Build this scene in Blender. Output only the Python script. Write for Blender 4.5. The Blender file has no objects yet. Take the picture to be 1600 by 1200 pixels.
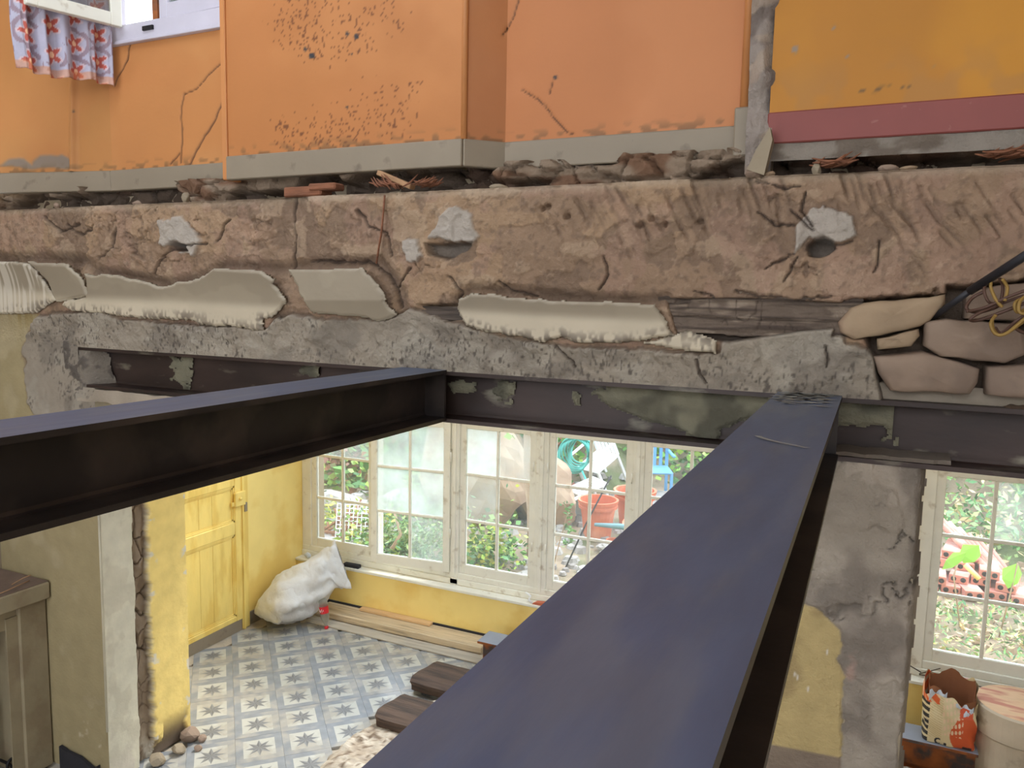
import bpy, bmesh, math, random
import numpy as np
from mathutils import Vector, Matrix
random.seed(7); np.random.seed(7)
S = bpy.context.scene
C = S.collection
EYE = np.array([0, 0, 2.6]); FPX = 1213.1

# ------------------------------------------------------------------ camera, sky, sun, area lights, exposure
def cam_axes(yaw, pitch, roll):
    fw = np.array([-math.sin(yaw)*math.cos(pitch), math.cos(yaw)*math.cos(pitch), -math.sin(pitch)])
    r = np.cross(fw, [0, 0, 1]); r /= np.linalg.norm(r); u = np.cross(r, fw)
    c, s = math.cos(roll), math.sin(roll)
    return c*r+s*u, -s*r+c*u, fw
RX, UP, FW = cam_axes(.4321, .1105, .0203)
cd = bpy.data.cameras.new('camera'); cam = bpy.data.objects.new('camera', cd); C.objects.link(cam)
cam.matrix_world = Matrix(((RX[0], UP[0], -FW[0], 0), (RX[1], UP[1], -FW[1], 0), (RX[2], UP[2], -FW[2], 2.6), (0, 0, 0, 1)))
cd.sensor_width = 36; cd.lens = FPX/1600*36; cd.clip_start = .02; cd.clip_end = 200
S.camera = cam
S.view_settings.view_transform = 'Standard'; S.view_settings.look = 'None'; S.view_settings.gamma = 1
S.view_settings.use_curve_mapping = False
S.view_settings.exposure = 0.0
w = bpy.data.worlds.new('overcast_sky'); S.world = w; w.use_nodes = True
nt = w.node_tree; nt.nodes.clear()
wo = nt.nodes.new('ShaderNodeOutputWorld'); bg = nt.nodes.new('ShaderNodeBackground')
tc = nt.nodes.new('ShaderNodeTexCoord'); sp = nt.nodes.new('ShaderNodeSeparateXYZ'); cr = nt.nodes.new('ShaderNodeValToRGB')
nt.links.new(tc.outputs['Generated'], sp.inputs[0]); nt.links.new(sp.outputs['Z'], cr.inputs[0])
cr.color_ramp.elements[0].position = 0; cr.color_ramp.elements[0].color = (.86, .92, 1, 1)
cr.color_ramp.elements[1].position = 1; cr.color_ramp.elements[1].color = (.72, .84, 1, 1)
nt.links.new(cr.outputs[0], bg.inputs[0]); bg.inputs[1].default_value = 5.4
nt.links.new(bg.outputs[0], wo.inputs[0])
def area(name, loc, rot, sx, sy, e, col=(1, 1, 1)):
    l = bpy.data.lights.new(name, 'AREA'); l.shape = 'RECTANGLE'; l.size = sx; l.size_y = sy; l.energy = e; l.color = col
    o = bpy.data.objects.new(name, l); C.objects.link(o); o.location = loc; o.rotation_euler = rot; return o
sl = bpy.data.lights.new('sun', 'SUN'); sl.energy = 2.2; sl.angle = math.radians(8); sl.color = (1, .95, .86)
so = bpy.data.objects.new('sun', sl); C.objects.link(so); so.rotation_euler = (math.radians(-28), math.radians(12), 0)
# added fill lamp behind the viewer, in place of daylight through the rear openings
area('rear_fill_light', (-.6, -2.45, 3.9), (math.radians(78), 0, 0), 4.6, 1.5, 11, (1, .9, .8))

# ------------------------------------------------------------------ helpers
def ray(px, py): return FW + RX*(px-800)/FPX - UP*(py-600)/FPX
def P(px, py, X=None, Y=None, Z=None):           # where the sight line of a measured point meets a real plane
    d = ray(px, py)
    t = X/d[0] if X is not None else Y/d[1] if Y is not None else (Z-2.6)/d[2]
    return EYE + t*d
def prj(p):
    q = p-EYE; d = q@FW
    return 800+FPX*(q@RX)/d, 600-FPX*(q@UP)/d
def lin(c): return tuple((v/12.92 if v <= .04045 else ((v+.055)/1.055)**2.4) for v in (x/255. for x in c))
def linA(a):
    a = np.clip(a/255., 0, 1); return np.where(a <= .04045, a/12.92, ((a+.055)/1.055)**2.4)
def _h(seed): return np.random.RandomState(seed).rand(128, 128)
_T = {}
def vn(x, y, seed=0):
    if seed not in _T: _T[seed] = _h(seed)
    T = _T[seed]; xi = np.floor(x).astype(int); yi = np.floor(y).astype(int)
    fx = x-xi; fy = y-yi; fx = fx*fx*(3-2*fx); fy = fy*fy*(3-2*fy)
    a = T[xi % 128, yi % 128]; b = T[(xi+1) % 128, yi % 128]; c = T[xi % 128, (yi+1) % 128]; d = T[(xi+1) % 128, (yi+1) % 128]
    return (a*(1-fx)+b*fx)*(1-fy)+(c*(1-fx)+d*fx)*fy
def fbm(x, y, o=4, seed=0):
    s = 0; a = .5
    for i in range(o): s = s+a*vn(x*2**i, y*2**i, seed+i); a *= .5
    return s/(1-.5**o)
def vor(x, y, seed=0):
    rs = np.random.RandomState(seed); TX = rs.rand(64, 64); TY = rs.rand(64, 64); TI = rs.rand(64, 64)
    xi = np.floor(x).astype(int); yi = np.floor(y).astype(int)
    f1 = np.full(x.shape, 9.); f2 = f1.copy(); idd = np.zeros(x.shape)
    for i in (-1, 0, 1):
        for j in (-1, 0, 1):
            a = (xi+i) % 64; b = (yi+j) % 64
            d = np.hypot(xi+i+TX[a, b]-x, yi+j+TY[a, b]-y)
            m = d < f1; f2 = np.where(m, f1, np.minimum(f2, d)); idd = np.where(m, TI[a, b], idd); f1 = np.where(m, d, f1)
    return f1, f2, idd
def ss(a, b, x): t = np.clip((x-a)/(b-a), 0, 1); return t*t*(3-2*t)
def dline(px, py, pts, closed=False):
    d = np.full(px.shape, 1e9); n = len(pts)
    for i in range(n if closed else n-1):
        ax, ay = pts[i]; bx, by = pts[(i+1) % n]; ex, ey = bx-ax, by-ay
        t = np.clip(((px-ax)*ex+(py-ay)*ey)/(ex*ex+ey*ey+1e-9), 0, 1)
        d = np.minimum(d, np.hypot(px-ax-t*ex, py-ay-t*ey))
    return d
def spoly(px, py, pts):                           # signed distance, positive inside
    ins = np.zeros(px.shape, bool); n = len(pts)
    for i in range(n):
        ax, ay = pts[i]; bx, by = pts[(i+1) % n]
        c = ((ay > py) != (by > py))
        with np.errstate(all='ignore'): xx = (bx-ax)*(py-ay)/(by-ay+1e-12)+ax
        ins ^= c & (px < xx)
    d = dline(px, py, pts, True)
    return np.where(ins, d, -d)

MATS = {}
def mat(name, col=(128, 128, 128), rough=.8, metal=0, var=.15, scale=6, bump=.15, bscale=40, c2=None, c2s=3, c2t=.55, attr=False, stretch=None, spec=.5, trans=0, emit=None):
    m = bpy.data.materials.new(name); m.use_nodes = True; N = m.node_tree.nodes; L = m.node_tree.links
    b = N['Principled BSDF']; b.inputs['Roughness'].default_value = rough; b.inputs['Metallic'].default_value = metal
    b.inputs['Specular IOR Level'].default_value = spec
    tcn = N.new('ShaderNodeTexCoord'); mp = N.new('ShaderNodeMapping'); L.new(tcn.outputs['Object'], mp.inputs[0])
    if stretch: mp.inputs['Scale'].default_value = stretch
    def noise(sc, det=6):
        n = N.new('ShaderNodeTexNoise'); n.inputs['Scale'].default_value = sc; n.inputs['Detail'].default_value = det
        L.new(mp.outputs[0], n.inputs['Vector']); return n
    if attr:
        a = N.new('ShaderNodeAttribute'); a.attribute_name = 'Col'; base = a.outputs['Color']
    else:
        r = N.new('ShaderNodeRGB'); r.outputs[0].default_value = (*lin(col), 1); base = r.outputs[0]
    if c2:
        n2 = noise(c2s, 8); rp = N.new('ShaderNodeValToRGB'); rp.color_ramp.elements[0].position = c2t-.06; rp.color_ramp.elements[1].position = c2t+.06
        L.new(n2.outputs['Fac'], rp.inputs[0]); mx = N.new('ShaderNodeMix'); mx.data_type = 'RGBA'
        L.new(rp.outputs[0], mx.inputs[0]); L.new(base, mx.inputs[6]); mx.inputs[7].default_value = (*lin(c2), 1); base = mx.outputs[2]
    n1 = noise(scale, 8); mr = N.new('ShaderNodeMapRange'); mr.inputs[1].default_value = .25; mr.inputs[2].default_value = .75
    mr.inputs[3].default_value = 1-var; mr.inputs[4].default_value = 1+var; L.new(n1.outputs['Fac'], mr.inputs[0])
    mu = N.new('ShaderNodeMix'); mu.data_type = 'RGBA'; mu.blend_type = 'MULTIPLY'; mu.inputs[0].default_value = 1
    L.new(base, mu.inputs[6]); L.new(mr.outputs[0], mu.inputs[7]); L.new(mu.outputs[2], b.inputs['Base Color'])
    if bump:
        nb = noise(bscale, 6); bp = N.new('ShaderNodeBump'); bp.inputs['Strength'].default_value = bump; bp.inputs['Distance'].default_value = .01
        L.new(nb.outputs['Fac'], bp.inputs['Height']); L.new(bp.outputs[0], b.inputs['Normal'])
    MATS[name] = m; return m
def glass_mat(name, haze, col=(225, 232, 228)):
    m = bpy.data.materials.new(name); m.use_nodes = True; N = m.node_tree.nodes; L = m.node_tree.links
    N.remove(N['Principled BSDF']); out = N['Material Output']
    t = N.new('ShaderNodeBsdfTransparent'); g = N.new('ShaderNodeBsdfGlossy'); g.inputs['Roughness'].default_value = .05
    f = N.new('ShaderNodeFresnel'); f.inputs[0].default_value = 1.45
    m1 = N.new('ShaderNodeMixShader'); L.new(f.outputs[0], m1.inputs[0]); L.new(t.outputs[0], m1.inputs[1]); L.new(g.outputs[0], m1.inputs[2])
    tl = N.new('ShaderNodeBsdfTranslucent'); tl.inputs[0].default_value = (*lin(col), 1)
    tcn = N.new('ShaderNodeTexCoord'); n = N.new('ShaderNodeTexNoise'); n.inputs['Scale'].default_value = 5; n.inputs['Detail'].default_value = 8
    L.new(tcn.outputs['Object'], n.inputs['Vector']); mr = N.new('ShaderNodeMapRange'); mr.inputs[1].default_value = .3; mr.inputs[2].default_value = .7
    mr.inputs[3].default_value = haze*.6; mr.inputs[4].default_value = min(1, haze*1.3); L.new(n.outputs['Fac'], mr.inputs[0])
    m2 = N.new('ShaderNodeMixShader'); L.new(mr.outputs[0], m2.inputs[0]); L.new(m1.outputs[0], m2.inputs[1]); L.new(tl.outputs[0], m2.inputs[2])
    L.new(m2.outputs[0], out.inputs[0]); MATS[name] = m; return m

class MB:
    def __init__(s): s.v = []; s.f = []; s.m = []; s.c = []; s.sm = []
    def add(s, vs, fs, mi=0, col=None, smooth=False):
        o = len(s.v); s.v += [tuple(map(float, p)) for p in vs]; s.f += [tuple(o+i for i in f) for f in fs]; s.m += [mi]*len(fs); s.sm += [smooth]*len(fs)
        s.c += [col or (1, 1, 1)]*len(vs); return s
    def box(s, a, b, mi=0, T=None, bev=0, col=None):
        x0, y0, z0 = [min(a[i], b[i]) for i in range(3)]; x1, y1, z1 = [max(a[i], b[i]) for i in range(3)]
        if bev:
            k = min(bev, (x1-x0)*.45, (y1-y0)*.45, (z1-z0)*.45)
            vs = []; 
            for sx in (0, 1):
                for sy in (0, 1):
                    for sz in (0, 1):
                        X = (x0, x1)[sx]; Y = (y0, y1)[sy]; Z = (z0, z1)[sz]; ix = X+k*(1-2*sx); iy = Y+k*(1-2*sy); iz = Z+k*(1-2*sz)
                        vs += [(X, iy, iz), (ix, Y, iz), (ix, iy, Z)]
            def i(sx, sy, sz, a): return (sx*4+sy*2+sz)*3+a
            fs = []
            for q in (0, 1):
                fs.append([i(q, 0, 0, 0), i(q, 1, 0, 0), i(q, 1, 1, 0), i(q, 0, 1, 0)][::1 if q else -1])
                fs.append([i(0, q, 0, 1), i(1, q, 0, 1), i(1, q, 1, 1), i(0, q, 1, 1)][::-1 if q else 1])
                fs.append([i(0, 0, q, 2), i(1, 0, q, 2), i(1, 1, q, 2), i(0, 1, q, 2)][::1 if q else -1])
                for r in (0, 1):
                    fs.append([i(q, r, 0, 0), i(q, r, 1, 0), i(q, r, 1, 1), i(q, r, 0, 1)])
                    fs.append([i(q, 0, r, 0), i(q, 1, r, 0), i(q, 1, r, 2), i(q, 0, r, 2)])
                    fs.append([i(0, q, r, 1), i(1, q, r, 1), i(1, q, r, 2), i(0, q, r, 2)])
                    for t in (0, 1): fs.append([i(q, r, t, 0), i(q, r, t, 1), i(q, r, t, 2)])
        else:
            vs = [(x0, y0, z0), (x1, y0, z0), (x1, y1, z0), (x0, y1, z0), (x0, y0, z1), (x1, y0, z1), (x1, y1, z1), (x0, y1, z1)]
            fs = [(3, 2, 1, 0), (4, 5, 6, 7), (0, 1, 5, 4), (1, 2, 6, 5), (2, 3, 7, 6), (3, 0, 4, 7)]
        if T is not None: vs = [tuple(T @ Vector(p)) for p in vs]
        return s.add(vs, fs, mi, col)
    def tube(s, pts, r, n=8, mi=0, col=None, cap=True, smooth=True):
        pts = [Vector(p) for p in pts]; m = len(pts); rs = r if hasattr(r, '__len__') else [r]*m; vs = []
        t = (pts[1]-pts[0]).normalized(); up = Vector((0, 0, 1)) if abs(t.z) < .9 else Vector((1, 0, 0)); a = t.cross(up).normalized()
        for i, p in enumerate(pts):
            t = (pts[min(i+1, m-1)]-pts[max(i-1, 0)]).normalized(); a = (a-t*a.dot(t)).normalized(); b = t.cross(a)
            for k in range(n):
                an = 2*math.pi*k/n; vs.append(p+(a*math.cos(an)+b*math.sin(an))*rs[i])
        fs = [(i*n+k, i*n+(k+1) % n, (i+1)*n+(k+1) % n, (i+1)*n+k) for i in range(m-1) for k in range(n)]
        if cap: fs += [tuple(range(n))[::-1], tuple((m-1)*n+k for k in range(n))]
        return s.add(vs, fs, mi, col, smooth)
    def lathe(s, prof, c=(0, 0, 0), n=20, mi=0, T=None, smooth=True, capb=True, capt=True):
        vs = [(c[0]+r*math.cos(2*math.pi*k/n), c[1]+r*math.sin(2*math.pi*k/n), c[2]+z) for r, z in prof for k in range(n)]
        m = len(prof); fs = [(i*n+k, i*n+(k+1) % n, (i+1)*n+(k+1) % n, (i+1)*n+k) for i in range(m-1) for k in range(n)]
        if capb: fs.append(tuple(range(n))[::-1])
        if capt: fs.append(tuple((m-1)*n+k for k in range(n)))
        if T is not None: vs = [tuple(T @ Vector(p)) for p in vs]
        return s.add(vs, fs, mi, None, smooth)
    def prism(s, poly, axis, a, b, mi=0, T=None):  # poly in the plane perpendicular to axis
        n = len(poly)
        def mk(p, t): return {'x': (t, p[0], p[1]), 'y': (p[0], t, p[1]), 'z': (p[0], p[1], t)}[axis]
        vs = [mk(p, a) for p in poly]+[mk(p, b) for p in poly]
        if T is not None: vs = [tuple(T @ Vector(p)) for p in vs]
        fs = [tuple(range(n)), tuple(range(2*n-1, n-1, -1))]+[(i, i+n, (i+1) % n+n, (i+1) % n) for i in range(n)]
        return s.add(vs, fs, mi)
    def build(s, name, mats, parent=None, origin=None, fix=True):
        mats = mats if isinstance(mats, (list, tuple)) else [mats]
        V = np.array(s.v, float)
        if parent is not None: off = world_loc(parent)
        elif origin is not None: off = np.array(origin, float)
        else: mn, mx = V.min(0), V.max(0); off = np.array([(mn[0]+mx[0])/2, (mn[1]+mx[1])/2, mn[2]])
        lo = off if (parent is None) else off
        me = bpy.data.meshes.new(name); me.from_pydata([tuple(p) for p in V-lo], [], s.f)
        for m in mats: me.materials.append(MATS[m])
        me.polygons.foreach_set('material_index', s.m); me.polygons.foreach_set('use_smooth', s.sm)
        if any(c != (1, 1, 1) for c in s.c):
            ca = me.color_attributes.new('Col', 'FLOAT_COLOR', 'POINT'); A = np.ones((len(V), 4)); A[:, :3] = np.array(s.c); ca.data.foreach_set('color', A.ravel())
        if fix:
            bm = bmesh.new(); bm.from_mesh(me); bmesh.ops.recalc_face_normals(bm, faces=bm.faces); bm.to_mesh(me); bm.free()
        me.update(); return link(name, me, parent, off)
WL = {}
def world_loc(o): return WL[o.name]
def link(name, me, parent, off):
    o = bpy.data.objects.new(name, me); C.objects.link(o)
    if parent is not None: o.parent = parent; WL[o.name] = WL[parent.name]
    else: o.location = tuple(off); WL[o.name] = np.array(off, float)
    return o
def tag(o, label=None, cat=None, group=None, kind=None):
    for k, v in (('label', label), ('category', cat), ('group', group), ('kind', kind)):
        if v: o[k] = v
    return o
def empty(name, loc, label=None, cat=None, group=None, kind=None):
    o = link(name, None, None, np.array(loc, float)); o.empty_display_size = .1; return tag(o, label, cat, group, kind)
def Tm(loc=(0, 0, 0), rz=0, rx=0, ry=0):
    return Matrix.Translation(Vector([float(v) for v in loc])) @ Matrix.Rotation(rz, 4, 'Z') @ Matrix.Rotation(ry, 4, 'Y') @ Matrix.Rotation(rx, 4, 'X')

def relief(name, O, U, Wd, Hh, step, func, m, parent=None, kind='structure', nrm=None, smooth=True, origin=None):
    """A wall skin: a fine grid standing at O, running Wd along U and Hh up, each vertex pushed out by func."""
    O = np.array(O, float); U = np.array(U, float)/np.linalg.norm(U); N = np.array(nrm if nrm is not None else [U[1], -U[0], 0], float)
    nu = max(2, int(Wd/step)); nv = max(2, int(Hh/step))
    u, v = np.meshgrid(np.linspace(0, Wd, nu+1), np.linspace(0, Hh, nv+1), indexing='xy')
    B = O+u[..., None]*U+v[..., None]*np.array([0, 0, 1.]); px, py = prj(B)
    d, rgb, drop = func(u, v, B, px, py)
    V = (B+d[..., None]*N).reshape(-1, 3); idx = np.arange((nu+1)*(nv+1)).reshape(nv+1, nu+1)
    F = np.stack([idx[:-1, :-1], idx[:-1, 1:], idx[1:, 1:], idx[1:, :-1]], -1).reshape(-1, 4)
    if drop is not None:
        dr = drop[:-1, :-1] & drop[1:, 1:] & drop[1:, :-1] & drop[:-1, 1:]; F = F[~dr.reshape(-1)]
    off = WL[parent.name] if parent is not None else O
    me = bpy.data.meshes.new(name); me.vertices.add(len(V)); me.vertices.foreach_set('co', (V-off).ravel())
    me.loops.add(F.size); me.loops.foreach_set('vertex_index', F.ravel()); me.polygons.add(len(F))
    me.polygons.foreach_set('loop_start', np.arange(0, F.size, 4)); me.polygons.foreach_set('loop_total', np.full(len(F), 4))
    me.polygons.foreach_set('use_smooth', np.full(len(F), smooth)); me.materials.append(MATS[m]); me.update(calc_edges=True)
    ca = me.color_attributes.new('Col', 'FLOAT_COLOR', 'POINT'); A = np.ones((len(V), 4)); A[:, :3] = linA(rgb).reshape(-1, 3); ca.data.foreach_set('color', A.ravel())
    o = link(name, me, parent, off)
    if kind and parent is None: o['kind'] = kind
    return o
def rgb(c, like): return np.broadcast_to(np.array(c, float), like.shape+(3,)).copy()
def mixc(a, c, m): return a*(1-m[..., None])+np.array(c, float)*m[..., None]

mat('render_wall', rough=.92, var=.12, scale=14, bump=.7, bscale=75, attr=True, spec=.2)
mat('render_soft', rough=.85, var=.1, scale=10, bump=.22, bscale=60, attr=True, spec=.2)
mat('painted_wall', rough=.6, var=.05, scale=3, bump=.06, bscale=50, attr=True, spec=.35)
mat('plain_plaster', (150, 135, 112), rough=.9, var=.15, bump=.3)
mat('rear_plaster', (170, 155, 135), rough=.9)
mat('cream_paint', (196, 186, 160), rough=.75, c2=(170, 160, 138), c2s=3)
mat('yellow_paint', (246, 218, 134), rough=.5, var=.05, scale=4, bump=.05, c2=(236, 200, 110), c2s=2.2)
mat('window_paint', (232, 228, 212), rough=.5, var=.07, scale=8, bump=.1, c2=(200, 190, 168), c2s=14, c2t=.66)
mat('lilac_paint', (196, 190, 200), rough=.5, var=.06)
mat('steel', (86, 100, 128), rough=.36, metal=.3, var=.16, scale=9, bump=.05, c2=(98, 108, 128), c2s=5, stretch=(3, .6, 1), spec=.5)  # bluish tone paints the sky sheen on upward beam faces
mat('steel_shaded', (52, 45, 42), rough=.5, metal=.3, var=.25, scale=7, bump=.06, c2=(72, 62, 56), c2s=4)  # darker copy of the same steel, painting the shade on the sides
mat('steel_web', (54, 47, 43), rough=.55, metal=.3, var=.3, scale=7, bump=.06, c2=(118, 112, 98), c2s=9, c2t=.69, stretch=(1, 1, 1.4))
mat('rust', (150, 84, 36), rough=.8, var=.4, scale=14, bump=.15, c2=(74, 62, 56), c2s=8, c2t=.52)
mat('old_wood', (92, 80, 70), rough=.85, var=.3, scale=5, bump=.5, bscale=20, stretch=(.6, 9, 9), c2=(64, 54, 46), c2s=4)
mat('dark_timber', (84, 64, 50), rough=.75, var=.25, scale=5, bump=.5, bscale=14, stretch=(.7, 7, 7), c2=(62, 47, 37), c2s=4)
mat('pale_wood', (205, 184, 150), rough=.7, var=.16, scale=5, bump=.3, bscale=18, stretch=(.6, 9, 9), c2=(168, 150, 124), c2s=6, c2t=.58)
mat('dusty_board', (186, 176, 158), rough=.8, var=.16, scale=5, bump=.3, stretch=(.6, 9, 9), c2=(160, 152, 138), c2s=5)
mat('batten_wood', (214, 176, 128), rough=.7, var=.12, scale=5, bump=.2, stretch=(.6, 9, 9))
mat('splinter_wood', (132, 84, 58), rough=.8, var=.35, scale=9, bump=.4, stretch=(1, 6, 6))
mat('straw_wood', (176, 136, 98), rough=.8, var=.2, scale=9, bump=.2)
mat('stone', (146, 124, 105), rough=.85, var=.16, scale=7, bump=.35, bscale=26, c2=(128, 108, 92), c2s=4)
mat('ochre_stone', (158, 134, 106), rough=.85, var=.14, scale=7, bump=.3, bscale=26, c2=(144, 116, 94), c2s=4)
mat('pale_rock', (166, 162, 156), rough=.85, var=.2, scale=5, bump=.5, bscale=14, c2=(128, 122, 116), c2s=3)
mat('beige_rock', (164, 142, 118), rough=.85, var=.22, scale=5, bump=.6, bscale=10, c2=(150, 126, 104), c2s=4)
mat('cove_plaster', rough=.7, var=.06, bump=.12, attr=True)
mat('tile_grey', (138, 142, 146), rough=.22, var=.16, scale=9, bump=.05, c2=(160, 157, 150), c2s=5, c2t=.54)
mat('tile_cream', (184, 183, 174), rough=.22, var=.12, scale=9, bump=.05, c2=(166, 162, 152), c2s=6, c2t=.55)
mat('tile_star', (112, 113, 114), rough=.3, var=.12, scale=9, bump=.05)
mat('tile_star_light', (130, 131, 131), rough=.3, var=.1, scale=9, bump=.05)
mat('screed', (176, 164, 146), rough=.9, var=.2, scale=10, bump=.5)
mat('gravel', rough=.9, var=.2, scale=20, bump=.5, attr=True)
mat('ground', (138, 122, 100), rough=.95, var=.3, scale=6, bump=.6, c2=(92, 100, 62), c2s=1.6)
mat('leaf', rough=.5, var=.1, bump=0, attr=True)
mat('bark', (170, 146, 122), rough=.9, var=.3, scale=10, bump=.6)
mat('sack', (216, 215, 212), rough=.5, var=.06, scale=5, bump=.8, bscale=11, c2=(188, 184, 178), c2s=3)
mat('pet', (200, 210, 208), rough=.12, var=.02, bump=0)
mat('red_label', (206, 34, 44), rough=.4, var=.04, bump=0)
mat('white_print', (240, 240, 238), rough=.5, var=.02, bump=0)
mat('terracotta', (196, 108, 76), rough=.8, var=.12, scale=8, bump=.1, c2=(216, 140, 108), c2s=4)
mat('white_plastic', (236, 238, 240), rough=.4, var=.04, bump=0)
mat('turquoise_plastic', (70, 170, 158), rough=.45, var=.08, bump=0)
mat('slate_plastic', (110, 150, 158), rough=.45, var=.05, bump=0)
mat('blue_paint', (92, 150, 196), rough=.5, var=.1, bump=0)
mat('black_iron', (34, 32, 34), rough=.5, metal=.4, var=.2, bump=.1)
mat('black_rubber', (34, 33, 38), rough=.5, var=.15, bump=.05)
mat('yellow_cable', (150, 118, 58), rough=.6, var=.2, bump=0)
mat('brown_cable', (86, 58, 44), rough=.6, var=.2, bump=0)
mat('kraft', (150, 96, 62), rough=.75, var=.12, bump=.1)
mat('liner', (214, 222, 232), rough=.6, var=.08, bump=.2)
mat('wire', (96, 84, 70), rough=.6, metal=.3, var=.1, bump=0)
mat('pink_handle', (220, 176, 164), rough=.5, var=.06, bump=0)
mat('brick', (196, 128, 112), rough=.85, var=.2, scale=8, bump=.3, c2=(214, 170, 158), c2s=5)
mat('hole_shade', (44, 30, 26), rough=1, var=.1, bump=0)
mat('drum', (190, 174, 150), rough=.8, var=.22, scale=5, bump=.15, c2=(138, 118, 98), c2s=7, c2t=.6)
mat('drum_top', (206, 168, 128), rough=.7, var=.2, scale=4, bump=.15, c2=(170, 108, 84), c2s=4, c2t=.56, stretch=(1, 4, 1))
mat('soot', (40, 38, 42), rough=.9, var=.3, bump=.3)
mat('putty', (150, 136, 118), rough=.8, var=.2, bump=.4)
glass_mat('pet_clear', .5); glass_mat('clear_glass', .05); glass_mat('dusty_glass', .55); glass_mat('hazy_glass', .22)

D = 2.61; XL = -4.31; YB = 5.145; XR = 3.2; YF = -2.6; ZT = 5.2; LED = 3.0
XJ = -3.49; YJ = 3.14
LX0 = -3.60; LZT, LZB = 2.312, 2.112
def structure(o, label=None): o['kind'] = 'structure'; return o
def W_(name, boxes, m, bev=0):
    b = MB()
    for q in boxes: b.box(*q, bev=bev)
    return structure(b.build(name, m))

# ------------------------------------------------------------------ shell of the room, plain parts
W_('floor', [((XL-.3, YF-.2, -.2), (XR+.2, YB+.3, -.018))], 'screed')
W_('wall_left', [((XL-.3, YF, -.1), (XL, D+.02, LED)), ((XL-1.1, YF, LED), (XL-.9, 3.4, ZT))], 'plain_plaster')
W_('wall_right', [((XR, YF, -.1), (XR+.2, YB+.2, 2.2)), ((XR, YF, 2.2), (XR+.2, 3.4, ZT))], 'rear_plaster')
W_('wall_rear', [((XL-1.1, YF-.2, -.1), (-3.6, YF, ZT)), ((-3.6, YF-.2, -.1), (XR, YF, .4)), ((-3.6, YF-.2, 2.4), (XR, YF, 3.0)), ((-3.6, YF-.2, 4.8), (XR, YF, ZT)),
                 ((-1, YF-.2, .4), (2, YF, 2.4)), ((2.0, YF-.2, 3.0), (XR, YF, 4.8))], 'rear_plaster')  # large openings put into this unseen wall to admit daylight
W_('ceiling', [((XL-1.1, YF, ZT), (XR, .2, ZT+.15)), ((XL-1.1, 2.2, ZT), (XR, 3.6, ZT+.15)), ((XL-1.1, .2, ZT), (-3.4, 2.2, ZT+.15)), ((-1.7, .2, ZT), (XR, 2.2, ZT+.15))], 'rear_plaster')  # unseen ceiling, with a gap added so sky light reaches the beams
W_('ceiling', [((XL-.3, YJ, 2.15), (XR, 3.75, 2.3)), ((XL-.3, 4.95, 2.15), (XR, YB+.2, 2.3)), ((XL-.3, 3.75, 2.15), (XL+.25, 4.95, 2.3)), ((1.4, 3.75, 2.15), (XR, 4.95, 2.3))], 'cream_paint')  # roof over the bay left open, unseen, to pour in extra daylight
# solid masonry behind the skins of the thick wall
W_('wall_core', [((XL-.3, D+.12, -.1), (XJ-.13, YJ-.01, LZB)), ((XL-.3, D+.14, LZB), (LX0-.02, YJ-.01, LZT)), ((XL-.3, D+.12, LZT+.001), (XR, YJ-.01, LED-.002)), ((XL-.3, D+.32, LED), (XR, 3.4, 3.09)),
                 ((XL-.3, YJ-.01, LZT), (XR, 3.4, LED)), ((XL-.3, YJ-.01, -.1), (XL-.02, YB+.3, LZT))], 'plain_plaster')

# ------------------------------------------------------------------ thick wall over the opening, its skin of old render, cement and holes
CEM = [(36, 560), (40, 525), (62, 492), (100, 487), (150, 487), (200, 498), (300, 505), (415, 517), (432, 494), (462, 490), (500, 498), (560, 500), (612, 498), (640, 482), (668, 488), (706, 502),
       (735, 512), (800, 530), (880, 540), (960, 545), (1060, 550), (1122, 548), (1130, 530), (1200, 526), (1262, 505), (1310, 508), (1325, 535), (1362, 545), (1372, 575), (1405, 600), (1420, 640), (1300, 660), (60, 660), (42, 620)]
SOCK1 = [(262, 382), (275, 376), (292, 383), (296, 392), (284, 394), (270, 390)]
SOCK2 = [(662, 380), (738, 377), (726, 392), (700, 405), (668, 399)]
SOCK3 = [(1262, 382), (1272, 373), (1288, 370), (1302, 377), (1306, 388), (1296, 397), (1278, 402), (1264, 400)]
PATCH = [[(248, 345), (285, 338), (312, 372), (308, 400), (282, 396), (262, 384), (250, 385)], [(632, 378), (652, 372), (665, 398), (655, 410), (636, 408)],
         [(668, 372), (690, 342), (712, 320), (742, 338), (752, 368), (735, 380)], [(1244, 352), (1275, 322), (1338, 336), (1336, 368), (1305, 380), (1262, 372), (1238, 398), (1240, 370)]]
CRACKS = [[(100, 350), (128, 366), (150, 352)], [(560, 330), (575, 352), (600, 362), (612, 400)], [(700, 430), (722, 455), (716, 470)], [(940, 400), (948, 430), (935, 452)], [(1262, 300), (1252, 330), (1270, 352)], [(1185, 330), (1212, 352), (1240, 350)], [(1150, 455), (1190, 462), (1240, 470), (1300, 462)], [(780, 440), (800, 455), (835, 462)], [(150, 402), (172, 390), (178, 372), (182, 355)], [(240, 430), (248, 405), (262, 390), (285, 384), (320, 380)], [(455, 300), (460, 350), (458, 410), (448, 432)], [(338, 378), (352, 350), (362, 342)],
          [(1236, 330), (1272, 360)], [(1196, 420), (1222, 405), (1240, 395)], [(1225, 440), (1240, 418), (1246, 402)], [(1305, 384), (1330, 376)], [(1180, 280), (1222, 292), (1252, 290)], [(1376, 380), (1373, 408), (1366, 424)],
          [(640, 420), (618, 450), (625, 480)], [(1085, 455), (1110, 462), (1120, 478)], [(70, 340), (95, 362), (125, 350)], [(866, 540), (900, 572)], [(1090, 560), (1092, 585), (1100, 600)], [(1290, 540), (1292, 575)], [(620, 455), (605, 430), (580, 410), (480, 408)]]
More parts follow.
